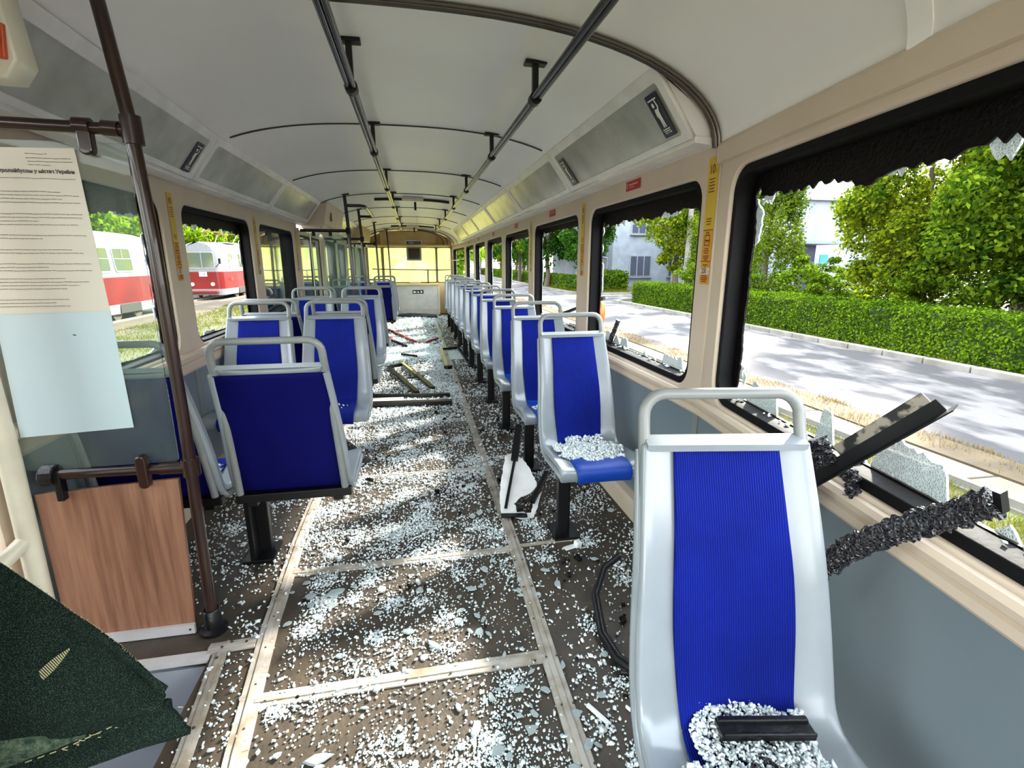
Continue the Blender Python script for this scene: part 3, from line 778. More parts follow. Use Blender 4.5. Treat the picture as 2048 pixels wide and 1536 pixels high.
link('cover', plate_mesh([(-1.20, 1.745), (-0.965, 1.742), (-0.935, 1.785), (-0.955, 1.99), (-1.20, 1.99)], [], 0.08, lambda u, v, w_: (u, 1.63 + w_, v), bevel=0.006), M['creampole'], t)

# ------------------------------------------------------------------ folding doors
def door(idx, y0, y1, leaves=2):
    t = bpy.data.objects.new('door_%d' % idx, None); C.objects.link(t); struct(t)
    t.location = LW((y0 + y1) / 2, -0.3, 0.0); WM[t.name] = Matrix.Translation(Vector(t.location))
    Lw = (y1 - y0) / leaves
    for i in range(leaves):
        a = y0 + i * Lw + 0.012; c = a + Lw - 0.024; s = 0.02 if i % 2 else -0.02
        fn = lambda u, v, w_, a=a, c=c, s=s: LW(u, v, w_ + 0.03 + s * ((u - a) / (c - a) - 0.5))
        lf = link('leaf', plate_mesh(rr(a, -0.28, c, 1.66, 0.01, 2), [rr(a + 0.04, 0.02, c - 0.04, 1.60, 0.04, 4)], 0.016, fn, bevel=0.003), M['cream'], t)
        link('gasket', plate_mesh(rr(a + 0.035, 0.015, c - 0.035, 1.605, 0.04, 4), [rr(a + 0.052, 0.035, c - 0.052, 1.585, 0.03, 4)], 0.019, fn), M['rubber'], lf)
        link('pane', plate_mesh(rr(a + 0.045, 0.025, c - 0.045, 1.595, 0.03, 4), [], 0.004, fn), M['glass'], lf)
        b = MB(); b.tube([fn((a + c) / 2, 0.75, -0.035), fn((a + c) / 2, 1.2, -0.035)], 0.009, 8)
    return t
door(1, 6.18, 7.72); door(2, 10.38, 11.82); 
t = door(3, -0.2, 1.55, 3)
b = MB()
for y in (6.16, 7.74, 10.36, 11.84, 1.60): b.box((LW(y, 0, 0.02)[0], y, 0.68), (0.07, 0.05, 1.98))
struct(b.build('trim_%d' % n, M['cream'])); n += 1
b = MB(); b.box((-1.20, 0.7, 0.14), (0.02, 1.6, 0.86)); struct(b.build('trim_%d' % n, mat('dark_maroon', (0.05, 0.006, 0.012), 0.5))); n += 1  # dark maroon sheet added in place of the darkness behind the door pole
# ================================================================== SEATS
# side profile (y: back is positive, seat faces -y; z) of the moulded shell
PROF = [(-0.150, 0.345), (-0.158, 0.375), (-0.140, 0.398), (-0.08, 0.402), (0.02, 0.392), (0.11, 0.382), (0.175, 0.388), (0.215, 0.425),
        (0.238, 0.49), (0.262, 0.58), (0.288, 0.68), (0.322, 0.78), (0.362, 0.88), (0.382, 0.930)]
WID = [0.190, 0.200, 0.205, 0.205, 0.203, 0.200, 0.198, 0.197, 0.197, 0.194, 0.188, 0.182, 0.176, 0.172]
BLU = [0.125, 0.128, 0.130, 0.128, 0.122, 0.118, 0.116, 0.116, 0.120, 0.124, 0.122, 0.116, 0.112, 0.110]
def curve_pts(P, n=3):
    out = []
    for i in range(len(P) - 1):
        p0 = P[max(0, i - 1)]; p1 = P[i]; p2 = P[i + 1]; p3 = P[min(len(P) - 1, i + 2)]
        for k in range(n):
            t = k / n
            out.append(tuple(0.5 * (2 * b_ + (c_ - a_) * t + (2 * a_ - 5 * b_ + 4 * c_ - d_) * t * t + (3 * b_ - a_ - 3 * c_ + d_) * t ** 3) for a_, b_, c_, d_ in zip(p0, p1, p2, p3)))
    out.append(tuple(P[-1])); return out
PW = curve_pts([(y, z, w_, bl) for (y, z), w_, bl in zip(PROF, WID, BLU)], 3)
def prof_normals():
    ns = []
    for i in range(len(PW)):
        a = PW[max(0, i - 1)]; c = PW[min(len(PW) - 1, i + 1)]
        dy, dz = c[0] - a[0], c[1] - a[1]; L = math.hypot(dy, dz) or 1
        ns.append((-dz / L, dy / L))                # towards the sitter
    return ns
PN = prof_normals()
def seat_surface(xs, dep, lift=0.0, i0=0, i1=None):
    rows = []
    for i in range(i0, (i1 or len(PW))):
        y, z, wd, bl = PW[i]; ny, nz = PN[i]
        row = []
        for s in xs:
            if dep == 'shell': x = s * wd; c = 0.022 * abs(s) ** 3
            else: x = s * bl; c = 0.022 * (abs(x) / wd) ** 3 + lift
            if dep == 'shell' and i < 6: c *= i / 6
            row.append((x, y + ny * c, z + nz * c))
        rows.append(row)
    return rows
def make_seat(label, leg=True, raise_=0.0, leg_x=-0.145, wide_back=False, pads='ribbed'):
    t = thing('passenger_seat', label, 'seat')
    T = lambda rows: [[(x, y, z + raise_) for x, y, z in r] for r in rows]
    b = MB(); b.grid(T(seat_surface(np.linspace(-1, 1, 15), 'shell')))
    sh = b.build('shell', M['shell'], t, world=False, smooth=70)
    md = sh.modifiers.new('s', 'SOLIDIFY'); md.thickness = 0.020; md.offset = -1
    ny = sh.data.polygons[len(sh.data.polygons) * 3 // 4].normal.y
    md.offset = -1 if ny < 0 else 1
    md = sh.modifiers.new('b', 'BEVEL'); md.width = 0.006; md.segments = 2; md.limit_method = 'ANGLE'; md.angle_limit = math.radians(60)
    # rim that turns back along the sides and top
    b = MB()
    for s in (-1, 1):
        pts = []
        for i in range(0, len(PW), 2):
            y, z, wd, bl = PW[i]; ny_, nz_ = PN[i]
            pts.append((s * (wd - 0.004), y - ny_ * 0.018, z - nz_ * 0.018 + raise_))
        b.tube(pts, 0.014, 8)
    b.box((0, 0.376, 0.933 + raise_), (0.335, 0.040, 0.016), (0.25, 0, 0))
    b.build('rim', M['shell'], sh, world=False, smooth=True)
    # upholstery: back strip and cushion
    isp = 19
    for nm, i0, i1, m_ in (('back_pad', isp, len(PW) - 1, M['blue']), ('seat_pad', 0, isp + 1, M['bluepad'] if pads == 'vinyl' else M['blue'])):
        b = MB(); b.grid(T(seat_surface(np.linspace(-1, 1, 9), 'pad', 0.006, i0, i1)))
        o = b.build(nm, m_, t, world=False, smooth=70)
        md = o.modifiers.new('s', 'SOLIDIFY'); md.thickness = 0.010; md.offset = 0
        md = o.modifiers.new('b', 'BEVEL'); md.width = 0.003; md.segments = 2; md.limit_method = 'ANGLE'
    # dark blue rear cover
    rows = []
    for i in range(20, len(PW) - 1):
        y, z, wd, bl = PW[i]; ny_, nz_ = PN[i]
        rows.append([(s * (wd - 0.006), y - ny_ * 0.026, z - nz_ * 0.026 + raise_) for s in np.linspace(-1, 1, 7)])
    b = MB(); b.grid(rows)
    o = b.build('rear_cover', M['backblue'], t, world=False, smooth=70)
    md = o.modifiers.new('s', 'SOLIDIFY'); md.thickness = 0.006; md.offset = 0
    # tubular frame with the grab handle
    pts = []
    hw = 0.166
    side = [(0.255, 0.40), (0.275, 0.50), (0.300, 0.62), (0.335, 0.76), (0.366, 0.88), (0.394, 0.955), (0.402, 0.985)]
    for y, z in side: pts.append((-hw - 0.012 * (0.985 - z) * 2, y, z + raise_))
    for a in np.linspace(0, PI / 2, 6)[1:]: pts.append((-hw + 0.045 * (1 - math.cos(a)), 0.402 + 0.010 * math.sin(a), 0.985 + 0.045 * math.sin(a) + raise_))
    pts += [(-p[0], p[1], p[2]) for p in pts[::-1]]
    b = MB(); b.tube(pts, 0.0125, 10)
    b.build('grab_handle', M['tube'], t, world=False, smooth=True)
    # underframe and pedestal
    b = MB()
    b.box((0, -0.09, 0.350 + raise_), (0.37, 0.035, 0.03)); b.box((0, 0.235, 0.375 + raise_), (0.40, 0.035, 0.035))
    for s in (-0.15, 0.15): b.box((s, 0.07, 0.350 + raise_), (0.035, 0.34, 0.03))
    b.build('underframe', M['blackmetal'], t, world=False, bevel=0.003)
    if leg:
        b = MB(); z1 = 0.335 + raise_
        b.box((leg_x, 0.0, z1 / 2), (0.05, 0.035, z1)); b.box((leg_x + 0.03, 0.045, z1 / 2), (0.02, 0.09, z1)); b.box((leg_x + 0.01, 0.02, 0.008), (0.12, 0.16, 0.016))
        b.build('pedestal', M['blackmetal'], t, world=False, bevel=0.003)
    return t

ordn = ['second', 'third', 'fourth', 'fifth', 'sixth', 'seventh', 'eighth', 'ninth', 'tenth', 'eleventh', 'twelfth']
# right-hand single row
s0 = make_seat('nearest large blue and grey seat at the right, its cushion heaped with broken glass')
s0['group'] = 'single seats along the road side'
s0.location = (0.562, 0.515, 0); s0.rotation_euler = (0, 0, math.radians(-9.5))
RS = [0.82, [2.12, 2.94, 3.76, 4.58, 5.40, 6.22, 7.04, 7.86, 8.68, 9.50, 10.32]]
proto_r = make_seat('second single seat of the road side, glass crumbs spread on its bright blue cushion', pads='vinyl')
proto_r['group'] = 'single seats along the road side'; proto_r.location = (0.80, RS[1][0], 0)
proto_far = None
for i, y in enumerate(RS[1][1:]):
    c = copy_tree(proto_r); c.location = (0.815, y, 0); c.name = 'passenger_seat'
    c['label'] = '%s seat from the camera in the single row along the road side' % ordn[i + 1]
# left-hand double rows: (y of handle, faces camera?)
proto_l = make_seat('aisle seat turned away, dark blue back in grey tube frame, beside the brown pole', raise_=0.008, leg_x=0.19)
proto_l.scale.x = 1.1
proto_l['group'] = 'double seats on the tram side'
proto_lw = make_seat('window seat turned away, seen through the acrylic sheet behind the brown pole', raise_=0.008, leg=False)
proto_lw.scale.x = 1.1
proto_lw['group'] = 'double seats on the tram side'
rows_l = [(1.81, -1, 'the first double row'), (3.60, 1, 'the second double row, facing the camera'), (3.79, -1, 'the third double row, back to back with the second'),
          (5.42, 1, 'the fourth double row, facing the camera'), (5.61, -1, 'the fifth double row, back to back with the fourth'), (8.0, -1, 'the sixth double row, dark back turned to the camera'),
          (9.7, 1, 'the seventh double row, facing the camera'), (9.9, -1, 'the eighth double row, back to back with the seventh')]
HANDLE_Y = 0.43
for i, (hy, d, txt) in enumerate(rows_l):
    for which in ('aisle', 'window'):
        src = proto_l if which == 'aisle' else proto_lw
        c = src if i == 0 else copy_tree(src)
        c.name = 'passenger_seat' if i else c.name
        x = -0.512 if which == 'aisle' else -1.000
        if i >= 1: x = -0.535 if which == 'aisle' else -1.010
        if d == 1: c.location = (x, hy - HANDLE_Y, 0); c.rotation_euler = (0, 0, 0)
        else: c.location = (x, hy + HANDLE_Y, 0); c.rotation_euler = (0, 0, PI)
        if d == 1 and which == 'aisle':
            for ch in c.children:
                if ch.name.startswith('pedestal'): ch.scale.x = -1
        if i: c['label'] = '%s seat of %s' % (which, txt)
        if i == 2 or i == 4: pass

# ------------------------------------------------------------------ poles and partitions
def clamp(b, c, axis, r=0.026, L=0.06):
    d = {'x': (L / 2, 0, 0), 'y': (0, L / 2, 0), 'z': (0, 0, L / 2)}[axis]
    b.tube([Vector(c) - Vector(d), Vector(c) + Vector(d)], r, 12)
t = thing('brown_pole', 'brown metal pole from floor to ceiling beside the poster, nearest the camera', 'pole', (-0.765, 1.73, 0))
b = MB(); b.tube([(-0.768, 1.73, 0.07), (-0.757, 1.73, 0.8), (-0.760, 1.73, 1.35), (-0.772, 1.73, 1.70), (-0.795, 1.73, 1.93), (-0.806, 1.73, 2.03)], 0.0185, 14); b.build('tube', M['brown'], t, smooth=True)
b = MB(); b.lathe([(0.046, 0.0), (0.046, 0.012), (0.030, 0.02), (0.028, 0.085), (0.024, 0.09)], (-0.768, 1.73, 0.0), 16); b.build('floor_foot', M['rubber_gloss'], t, smooth=True)
t = thing('partition_upper_rail', 'black horizontal rail above the clear sheet with the poster', 'rail', (-1.0, 1.73, 1.67))
b = MB(); b.tube([(-1.20, 1.73, 1.672), (-0.775, 1.73, 1.664)], 0.0165, 12); b.build('tube', M['brown'], t, smooth=True)
b = MB(); clamp(b, (-0.768, 1.73, 1.664), 'z', 0.027, 0.075); b.tube([(-0.80, 1.73, 1.665), (-0.84, 1.73, 1.667)], 0.0215, 12)
b.build('clamp', M['brown'], t, smooth=True)
b = MB(); b.tube([(-0.91, 1.73, 1.67), (-0.87, 1.73, 1.669)], 0.0225, 12); b.build('sleeve', M['brown'], t, smooth=True)
b = MB(); b.prism(rr(-0.018, -0.075, 0.018, 0.0, 0.016, 4), lambda u, v, w_: (-0.888 + u, 1.715 + w_, 1.668 + v), 0.03); b.build('sheet_clip', M['brown'], t, bevel=0.005)
t = thing('partition_lower_rail', 'glossy brown rail between the clear sheet and the wood-look panel', 'rail', (-1.0, 1.73, 0.64))
b = MB(); b.tube([(-1.155, 1.73, 0.640), (-0.76, 1.73, 0.636)], 0.0165, 12); b.build('tube', M['brown'], t, smooth=True)
b = MB(); clamp(b, (-0.758, 1.73, 0.636), 'z', 0.027, 0.06); b.tube([(-0.77, 1.73, 0.636), (-0.85, 1.73, 0.637)], 0.0205, 12); b.build('clamp', M['brown'], t, smooth=True)
b = MB(); b.prism(rr(-0.016, -0.062, 0.016, 0.052, 0.015, 4), lambda u, v, w_: (-0.895 + u, 1.705 + w_, 0.64 + v), 0.03); b.build('sheet_clip', M['brown'], t, bevel=0.005)
b = MB(); b.tube([(-1.185, 1.73, 0.640), (-1.145, 1.73, 0.640)], 0.034, 12); b.box((-1.14, 1.725, 0.60), (0.02, 0.03, 0.09)); b.build('end_socket', M['rubber_gloss'], t, bevel=0.003)
o = link('acrylic_sheet', plate_mesh(rr(-1.235, 0.655, -0.795, 1.630, 0.012, 3), [], 0.005, lambda u, v, w_: (u, 1.742 + w_, v)), M['acryl'])
tag(o, 'clear acrylic sheet hanging between the two brown rails, carrying the poster', 'sheet')
t = thing('wood_panel', 'walnut-look panel with a white metal strip along its bottom, by the door', 'panel', (-1.0, 1.73, 0))
link('board', plate_mesh([(-1.225, 0.03), (-0.829, 0.03), (-0.805, 0.595), (-1.225, 0.575)], [], 0.016, lambda u, v, w_: (u, 1.742 + w_, v), bevel=0.001), M['wood'], t)
b = MB(); b.box((-1.02, 1.727, 0.022), (0.385, 0.012, 0.036)); b.build('metal_strip', M['alu'], t)
b = MB(); b.lathe([(0.0045, 0), (0.003, -0.003)], (-0.842, 1.7205, 0.022), 10, axis='Y'); b.build('screw', M['dark'], t)
# poster sheets with printed lines
def poster(pts, m_, y, name, label):
    t = thing(name, label, 'poster', (pts[0][0], y, pts[0][1]))
    link('sheet', plate_mesh(pts, [], 0.0012, lambda u, v, w_: (u, y + w_, v)), m_, t)
    return t
t = poster([(-1.215, 1.150), (-0.912, 1.156), (-0.925, 1.612), (-1.20, 1.606)], M['paper'], 1.7355, 'rules_poster', 'cream paper poster of printed rules on the clear sheet, upper half')
def lines_on(rows, x0, x1, y, z0, parent, m_, wave=0.0006):
    R = random.Random(3); b = MB()
    for dz, a, c, th in rows:
        xs = x0 + (x1 - x0) * a; xe = x0 + (x1 - x0) * c; z = z0 + dz; x = xs
        while x < xe:
            L = min(R.uniform(0.006, 0.026), xe - x)
            b.box((x + L / 2, y, z + R.uniform(-wave, wave)), (L, 0.0006, th)); x += L + 0.0016
    b.build('printed_text', m_, parent)
rows = []; R_ = random.Random(5)
rows += [(-0.018, 0.55, 0.75, 0.0011), (-0.029, 0.55, 0.95, 0.0011), (-0.038, 0.56, 0.96, 0.0011), (-0.047, 0.56, 0.76, 0.0011), (-0.083, 0.0, 0.96, 0.0009)]
z = -0.118
while z > -0.452:
    for k in range(R_.choice((2, 3, 4))):
        if z < -0.452: break
        rows.append((z, 0.0, R_.choice((0.55, 0.68, 0.8, 0.9, 0.95, 0.96)), 0.0012)); z -= 0.0098
    z -= R_.uniform(0.010, 0.022)
lines_on(rows, -1.20, -0.925, 1.7340, 1.612, t, M['ink'])
link('heading', text_mesh('трамваєм і тролейбусом у містах України', 0.0125, lambda u, v, w_: (-0.935 + u, 1.7338, 1.548 + v), align='RIGHT', bold=0.0006), M['ink'], t)
t = poster([(-1.225, 0.768), (-0.908, 0.782), (-0.912, 1.158), (-1.215, 1.153)], M['paperblue'], 1.7365, 'plain_poster', 'pale bluish blank sheet on the clear acrylic, below the printed rules')
b = MB(); b.prism([(-0.006, 0), (0.0, 0.002), (0.006, -0.0015), (0.001, -0.003)], lambda u, v, w_: (-1.02 + u, 1.7348 + w_, 1.085 + v), 0.0006); b.build('small_mark', M['ink'], t)

# cream door pole at the left edge with its branch
t = thing('cream_door_pole', 'thick cream-painted pole with a branching arm at the left edge', 'pole', (-1.14, 1.58, -0.28))
b = MB(); b.tube([(-1.168, 1.585, -0.28), (-1.163, 1.585, 0.35), (-1.158, 1.585, 0.75), (-1.165, 1.585, 1.05), (-1.20, 1.60, 1.5)], 0.027, 16); b.build('tube', M['creampole'], t, smooth=True)
b = MB(); b.tube([(-1.163, 1.58, 0.50), (-1.19, 1.50, 0.46), (-1.23, 1.36, 0.41), (-1.245, 1.2, 0.40)], 0.022, 12); b.build('branch', M['creampole'], t, smooth=True)
t = thing('door_button_lamp', 'orange and black push button on the cream cover at the top left corner', 'button', (-0.955, 1.585, 1.82))
b = MB(); b.box((-0.962, 1.585, 1.822), (0.028, 0.012, 0.078), (0, 0.12, 0)); b.build('plate', M['amber'], t, bevel=0.003)
b = MB(); b.lathe([(0.011, 0), (0.009, 0.006)], (-0.964, 1.573, 1.822), 14, axis='Y'); b.build('knob', M['blackmetal'], t)

# poles and rails beside the middle and far doors
def pole(name_label, x, y, ztop, zb=0.0, lean=0.0, r=0.019):
    t = thing('door_pole', name_label, 'pole', (x, y, zb))
    b = MB(); b.tube([(x + 0.02, y, zb + 0.02), (x + 0.01, y, 1.2), (x - 0.005, y, 1.75), (x - 0.02, y, ztop)], r, 10); b.build('tube', M['blackrail'], t, smooth=True)
    b = MB(); b.box((x - 0.02, y, ztop), (0.10, 0.06, 0.014)); b.build('ceiling_plate', M['blackmetal'], t)
    b = MB(); b.lathe([(0.04, 0), (0.04, 0.01), (0.026, 0.02), (0.026, 0.06)], (x + 0.02, y, 0), 12); b.build('floor_foot', M['rubber_gloss'], t)
    return t
pole('black pole beside the middle door, the nearest of the far poles', -0.70, 6.16, 2.035)
pole('black pole at the far edge of the middle door', -0.71, 7.76, 2.035)
pole('thin black pole at the near edge of the far door', -0.68, 10.3, 2.035)
pole('thinnest black pole in front of the end wall glass', -0.535, 12.1, 2.02, r=0.017)
def hrail(y, z, label):
    t = thing('partition_rail', label, 'rail', (-1.0, y, z))
    b = MB(); b.tube([(-1.22, y, z), (-0.71, y, z)], 0.018, 10); b.build('tube', M['blackrail'], t, smooth=True)
    b = MB(); clamp(b, (-0.705, y, z), 'z', 0.028, 0.07)
    b.build('clamp', M['blackmetal'], t, bevel=0.003)
    for x in (-1.08, -0.9):
        b = MB(); b.box((x, y, z - 0.03), (0.035, 0.03, 0.06)); b.build('sheet_clip', M['blackmetal'], t, bevel=0.003)
    o = link('acrylic_sheet', plate_mesh(rr(-1.20, 0.68, -0.76, z - 0.04, 0.012, 3), [], 0.005, lambda u, v, w_: (u, y + 0.012 + w_, v)), M['acryl'])
    tag(o, 'clear acrylic sheet under the ' + label, 'sheet')
hrail(6.16, 1.643, 'black rail at the near edge of the middle door')
hrail(7.76, 1.62, 'black rail at the far edge of the middle door')
hrail(10.3, 1.64, 'black rail at the near edge of the far door')
t = thing('overhead_grab_rail', 'black overhead rail loop joining the two poles of the middle door', 'rail', (-0.6, 7.0, 1.92))
b = MB(); b.tube([(-0.71, 6.16, 1.915), (-0.56, 6.16, 1.915), (-0.515, 6.19, 1.913), (-0.505, 6.26, 1.912), (-0.53, 7.6, 1.93), (-0.55, 7.74, 1.93), (-0.60, 7.76, 1.93), (-0.71, 7.76, 1.93)], 0.018, 10); b.build('tube', M['blackrail'], t, smooth=True)

# ------------------------------------------------------------------ stickers
def notice(t, fn, zt, blocks):
    """blocks: (height, kind)"""
    z = zt; st = 0
    for h, kind in blocks:
        m_ = {'y': 'yellow', 'o': 'orange', 'w': 'yellow'}[kind[0]]
        link('label_strip', plate_mesh([(-0.032, z - h), (0.032, z - h), (0.032, z), (-0.032, z)], [], 0.0008, fn), M[m_], t)
        st += 1; z -= h
def line_block(b, fn, zs, ws):
    for z, wd in zip(zs, ws): b.prism([(-wd, z - 0.0018), (wd, z - 0.0018), (wd, z + 0.0018), (-wd, z + 0.0018)], fn, 0.0005)
def pillar_notice(side, y, zt, full, label):
    sgn = -1 if side == 'R' else 1
    if side == 'R': fn = lambda u, v, w_: (XR - 0.002 - w_, y - u, v)
    else: fn = lambda u, v, w_: (XL + 0.002 + w_, y + u, v)
    fi = lambda u, v, w_: fn(u, v, w_ + 0.0012)
    t = thing('price_notice', label, 'sticker', fn(0, zt, 0), group='yellow price notices on the window pillars')
    notice(t, fn, zt, [(0.20, 'y'), (0.055, 'y'), (0.115, 'o'), (0.085, 'o')])
    b = MB(); b2 = MB()
    z = zt - 0.375 + 0.0
    # luggage symbol
    for q in ([(-0.017, -0.020), (0.017, -0.020), (0.017, -0.017), (-0.017, -0.017)], [(-0.017, 0.016), (0.017, 0.016), (0.017, 0.019), (-0.017, 0.019)],
              [(-0.017, -0.02), (-0.014, -0.02), (-0.014, 0.019), (-0.017, 0.019)], [(0.014, -0.02), (0.017, -0.02), (0.017, 0.019), (0.014, 0.019)],
              [(-0.017, -0.003), (0.017, -0.003), (0.017, 0.001), (-0.017, 0.001)], [(-0.003, -0.008), (0.003, -0.008), (0.003, 0.0), (-0.003, 0.0)],
              [(-0.008, 0.019), (-0.005, 0.019), (-0.005, 0.030), (-0.008, 0.030)], [(0.005, 0.019), (0.008, 0.019), (0.008, 0.030), (0.005, 0.030)], [(-0.008, 0.027), (0.008, 0.027), (0.008, 0.030), (-0.008, 0.030)]):
        b2.prism(q, lambda u, v, w_: fi(u, v + zt - 0.292, w_), 0.0005)
    b2.build('luggage_symbol', M['inkred'], t)
    line_block(b, fi, [zt - 0.323, zt - 0.331, zt - 0.339], [0.012, 0.018, 0.014]); line_block(b, fi, [zt - 0.350, zt - 0.357, zt - 0.364], [0.018, 0.017, 0.011])
    b.prism([(-0.032, zt - 0.2565), (0.032, zt - 0.2565), (0.032, zt - 0.2535), (-0.032, zt - 0.2535)], fi, 0.0005)
    b.prism([(-0.032, zt - 0.3715), (0.032, zt - 0.3715), (0.032, zt - 0.3685), (-0.032, zt - 0.3685)], fi, 0.0005)
    line_block(b, fi, [zt - 0.383, zt - 0.390], [0.016, 0.004]); line_block(b, fi, [zt - 0.424, zt - 0.431, zt - 0.438, zt - 0.445], [0.017, 0.022, 0.022, 0.016])
    line_block(b, fi, [zt - 0.075, zt - 0.086, zt - 0.097, zt - 0.108, zt - 0.119], [0.020, 0.016, 0.019, 0.015, 0.018]); line_block(b, fi, [zt - 0.215, zt - 0.224, zt - 0.234], [0.017, 0.016, 0.013])
    b.build('printed_text', M['inkred'], t)
    if full:
        link('price_lettering', join_meshes([text_mesh('10', 0.044, lambda u, v, w_: fi(u - 0.005, v + zt - 0.042, w_), bold=0.0006, sx=0.82), text_mesh('₴', 0.016, lambda u, v, w_: fi(u + 0.022, v + zt - 0.050, w_), sx=0.7)]), M['inkred'], t)
        b = MB(); b.prism([(-0.031, zt - 0.418), (0.031, zt - 0.418), (0.031, zt - 0.394), (-0.031, zt - 0.394)], lambda u, v, w_: fn(u, v, w_ + 0.0009), 0.0003); b.build('pale_field', M['paper'], t)
        link('fine_lettering', join_meshes([text_mesh('200', 0.028, lambda u, v, w_: fn(u - 0.005, v + zt - 0.406, 0.0016 + w_), bold=0.0006, sx=0.85), text_mesh('₴', 0.016, lambda u, v, w_: fn(u + 0.024, v + zt - 0.409, 0.0016 + w_), sx=0.7)]), M['inkred'], t)
pillar_notice('R', 1.792, 1.672, True, 'yellow notice reading 10 and 200 on the nearest window pillar, road side')
pillar_notice('R', 3.262, 1.665, True, 'yellow notice on the second window pillar of the road side')
pillar_notice('R', 4.775, 1.665, True, 'yellow notice on the third window pillar of the road side')
pillar_notice('L', 3.085, 1.655, True, 'yellow notice on the pillar between the first two tram-side windows')
pillar_notice('L', 4.565, 1.655, True, 'yellow notice on the second tram-side pillar')
pillar_notice('L', 6.045, 1.655, True, 'yellow notice on the pillar next to the middle door')
for i, y in enumerate((2.50, 4.02, 5.47, 7.06, 8.70, 10.2)):
    y_ = y
    t = thing('red_notice', 'small red notice above the %s road-side window' % (['second'] + ordn[1:])[i], 'sticker', (XR, y, 1.67), group='small red notices above the road-side windows')
    fn = lambda u, v, w_, y=y: (XR - 0.003 - w_, y - u, v)
    link('label_strip', plate_mesh(rr(-0.085, 1.651, 0.085, 1.697, 0.003, 2), [], 0.001, fn), M['redst'], t)
    b = MB(); f2 = lambda u, v, w_, y=y: (XR - 0.0045 - w_, y - u, v)
    line_b = [((-0.073, -0.062), 1.66, 1.688), ((-0.05, 0.055), 1.674, 1.682), ((-0.045, 0.02), 1.663, 1.667)]
    for (a, c), z0, z1 in line_b: b.prism([(a, z0), (c, z0), (c, z1), (a, z1)], f2, 0.0005)
    b.build('printed_text', mat('pink_ink', (0.62, 0.25, 0.25), 0.5) if i == 0 else bpy.data.materials['pink_ink'], t)

# ------------------------------------------------------------------ side lamps outside
t = thing('side_marker_lamp', 'orange side marker lamp outside the second road-side pillar', 'lamp', (XR + 0.13, 3.28, 0.92))
b = MB(); b.lathe([(0.028, 0), (0.034, 0.015), (0.026, 0.035), (0.005, 0.045)], (0, 0, 0), 16, axis='X'); b.v = [(XR + 0.115 + x, 3.22 + y * 0.9, 0.96 + z * 2.4) for x, y, z in b.v]; b.build('lens', M['lampor'], t, smooth=True)
b = MB(); b.box((XR + 0.112, 3.22, 0.95), (0.01, 0.035, 0.09)); b.box((XR + 0.083, 3.22, 0.93), (0.07, 0.02, 0.03)); b.build('base_plate', M['blackmetal'], t, bevel=0.004)
LY = 3.20
t = thing('side_marker_lamp', 'orange side marker lamp outside the nearest tram-side window edge', 'lamp', (XL - 0.13, 2.93, 1.1))
b = MB(); b.lathe([(0.028, 0), (0.034, -0.015), (0.026, -0.035), (0.005, -0.045)], (0, 0, 0), 16, axis='X'); b.v = [(XL - 0.115 + x, LY + y * 0.9, 0.94 + z * 1.9) for x, y, z in b.v]; b.build('lens', M['lampor'], t, smooth=True)
b = MB(); b.box((XL - 0.112, LY, 0.94), (0.01, 0.035, 0.09)); b.box((XL - 0.083, LY, 0.93), (0.07, 0.02, 0.03)); b.build('base_plate', M['blackmetal'], t, bevel=0.004)

# ------------------------------------------------------------------ debris bars torn out of the windows
def crust_bar(name, label, pts, wd, th, m_, seed, amp=0.014, parent=None, lab=True):
    """a strip whose faces are knobbly with crazed glass stuck to it"""
    R = random.Random(seed); b = MB()
    pts = [Vector(p) for p in pts]; L = sum((c - a).length for a, c in zip(pts[:-1], pts[1:])); N = max(8, int(L / 0.006)); rows = []
    for i in range(N + 1):
        s = i / N * (len(pts) - 1); k = min(int(s), len(pts) - 2); p = pts[k].lerp(pts[k + 1], s - k)
        t_ = (pts[k + 1] - pts[k]).normalized(); side = t_.cross(Vector((0, 0, 1))).normalized(); upv = side.cross(t_)
        row = []
        for j in range(14):
            a = 2 * PI * j / 14; ca, sa = math.cos(a), math.sin(a)
            e = 1 + R.uniform(-1, 1) * amp / wd
            row.append(tuple(p + side * (ca * th / 2 * e) + upv * (sa * wd / 2 * e)))
        rows.append(row + [row[0]])
    b.grid(rows)
    b.f += [tuple(range(14)), tuple(len(b.v) - 15 + j for j in range(14))][:2]
    o = b.build(name, m_, parent)
    if lab: tag(o, label, 'debris')
    return o
t = thing('torn_window_profile', 'long black angled window profile sticking out of the nearest road-side window', 'debris', (1.02, 1.18, 0.72))
A, B_ = Vector((0.905, 1.065, 0.695)), Vector((1.029, 0.795, 1.029))
d = (B_ - A).normalized(); sd_ = d.cross(Vector((0, 0, 1))).normalized(); u_ = sd_.cross(d)
b = MB(); wv = u_ * 0.054; hv = sd_ * 0.030
def slab(a, c, v1, v2):
    return [a, a + v1, a + v1 + v2, a + v2, c, c + v1, c + v1 + v2, c + v2], [(0, 3, 2, 1), (4, 5, 6, 7), (0, 1, 5, 4), (1, 2, 6, 5), (2, 3, 7, 6), (3, 0, 4, 7)]
vs, fs = slab(A - wv / 2, B_ - wv / 2, wv * 0.55, sd_ * 0.004); b.add(vs, fs)
vs, fs = slab(A - wv / 2, B_ - wv / 2 + d * 0.02, wv * 0.05, sd_ * 0.045 + u_ * -0.006); b.add(vs, fs)
b.build('dark_flange', M['blackmetal'], t)
b = MB(); vs, fs = slab(A + wv * 0.05 + d * 0.22, B_ + wv * 0.05 - d * 0.01, wv * 0.45, sd_ * 0.005); b.add(vs, fs); b.build('bare_metal_face', mat('scratched_metal', (0.30, 0.27, 0.22), 0.4, metal=0.4, col2=(0.02, 0.02, 0.02), scale=30, contrast=(0.45, 0.55)), t)
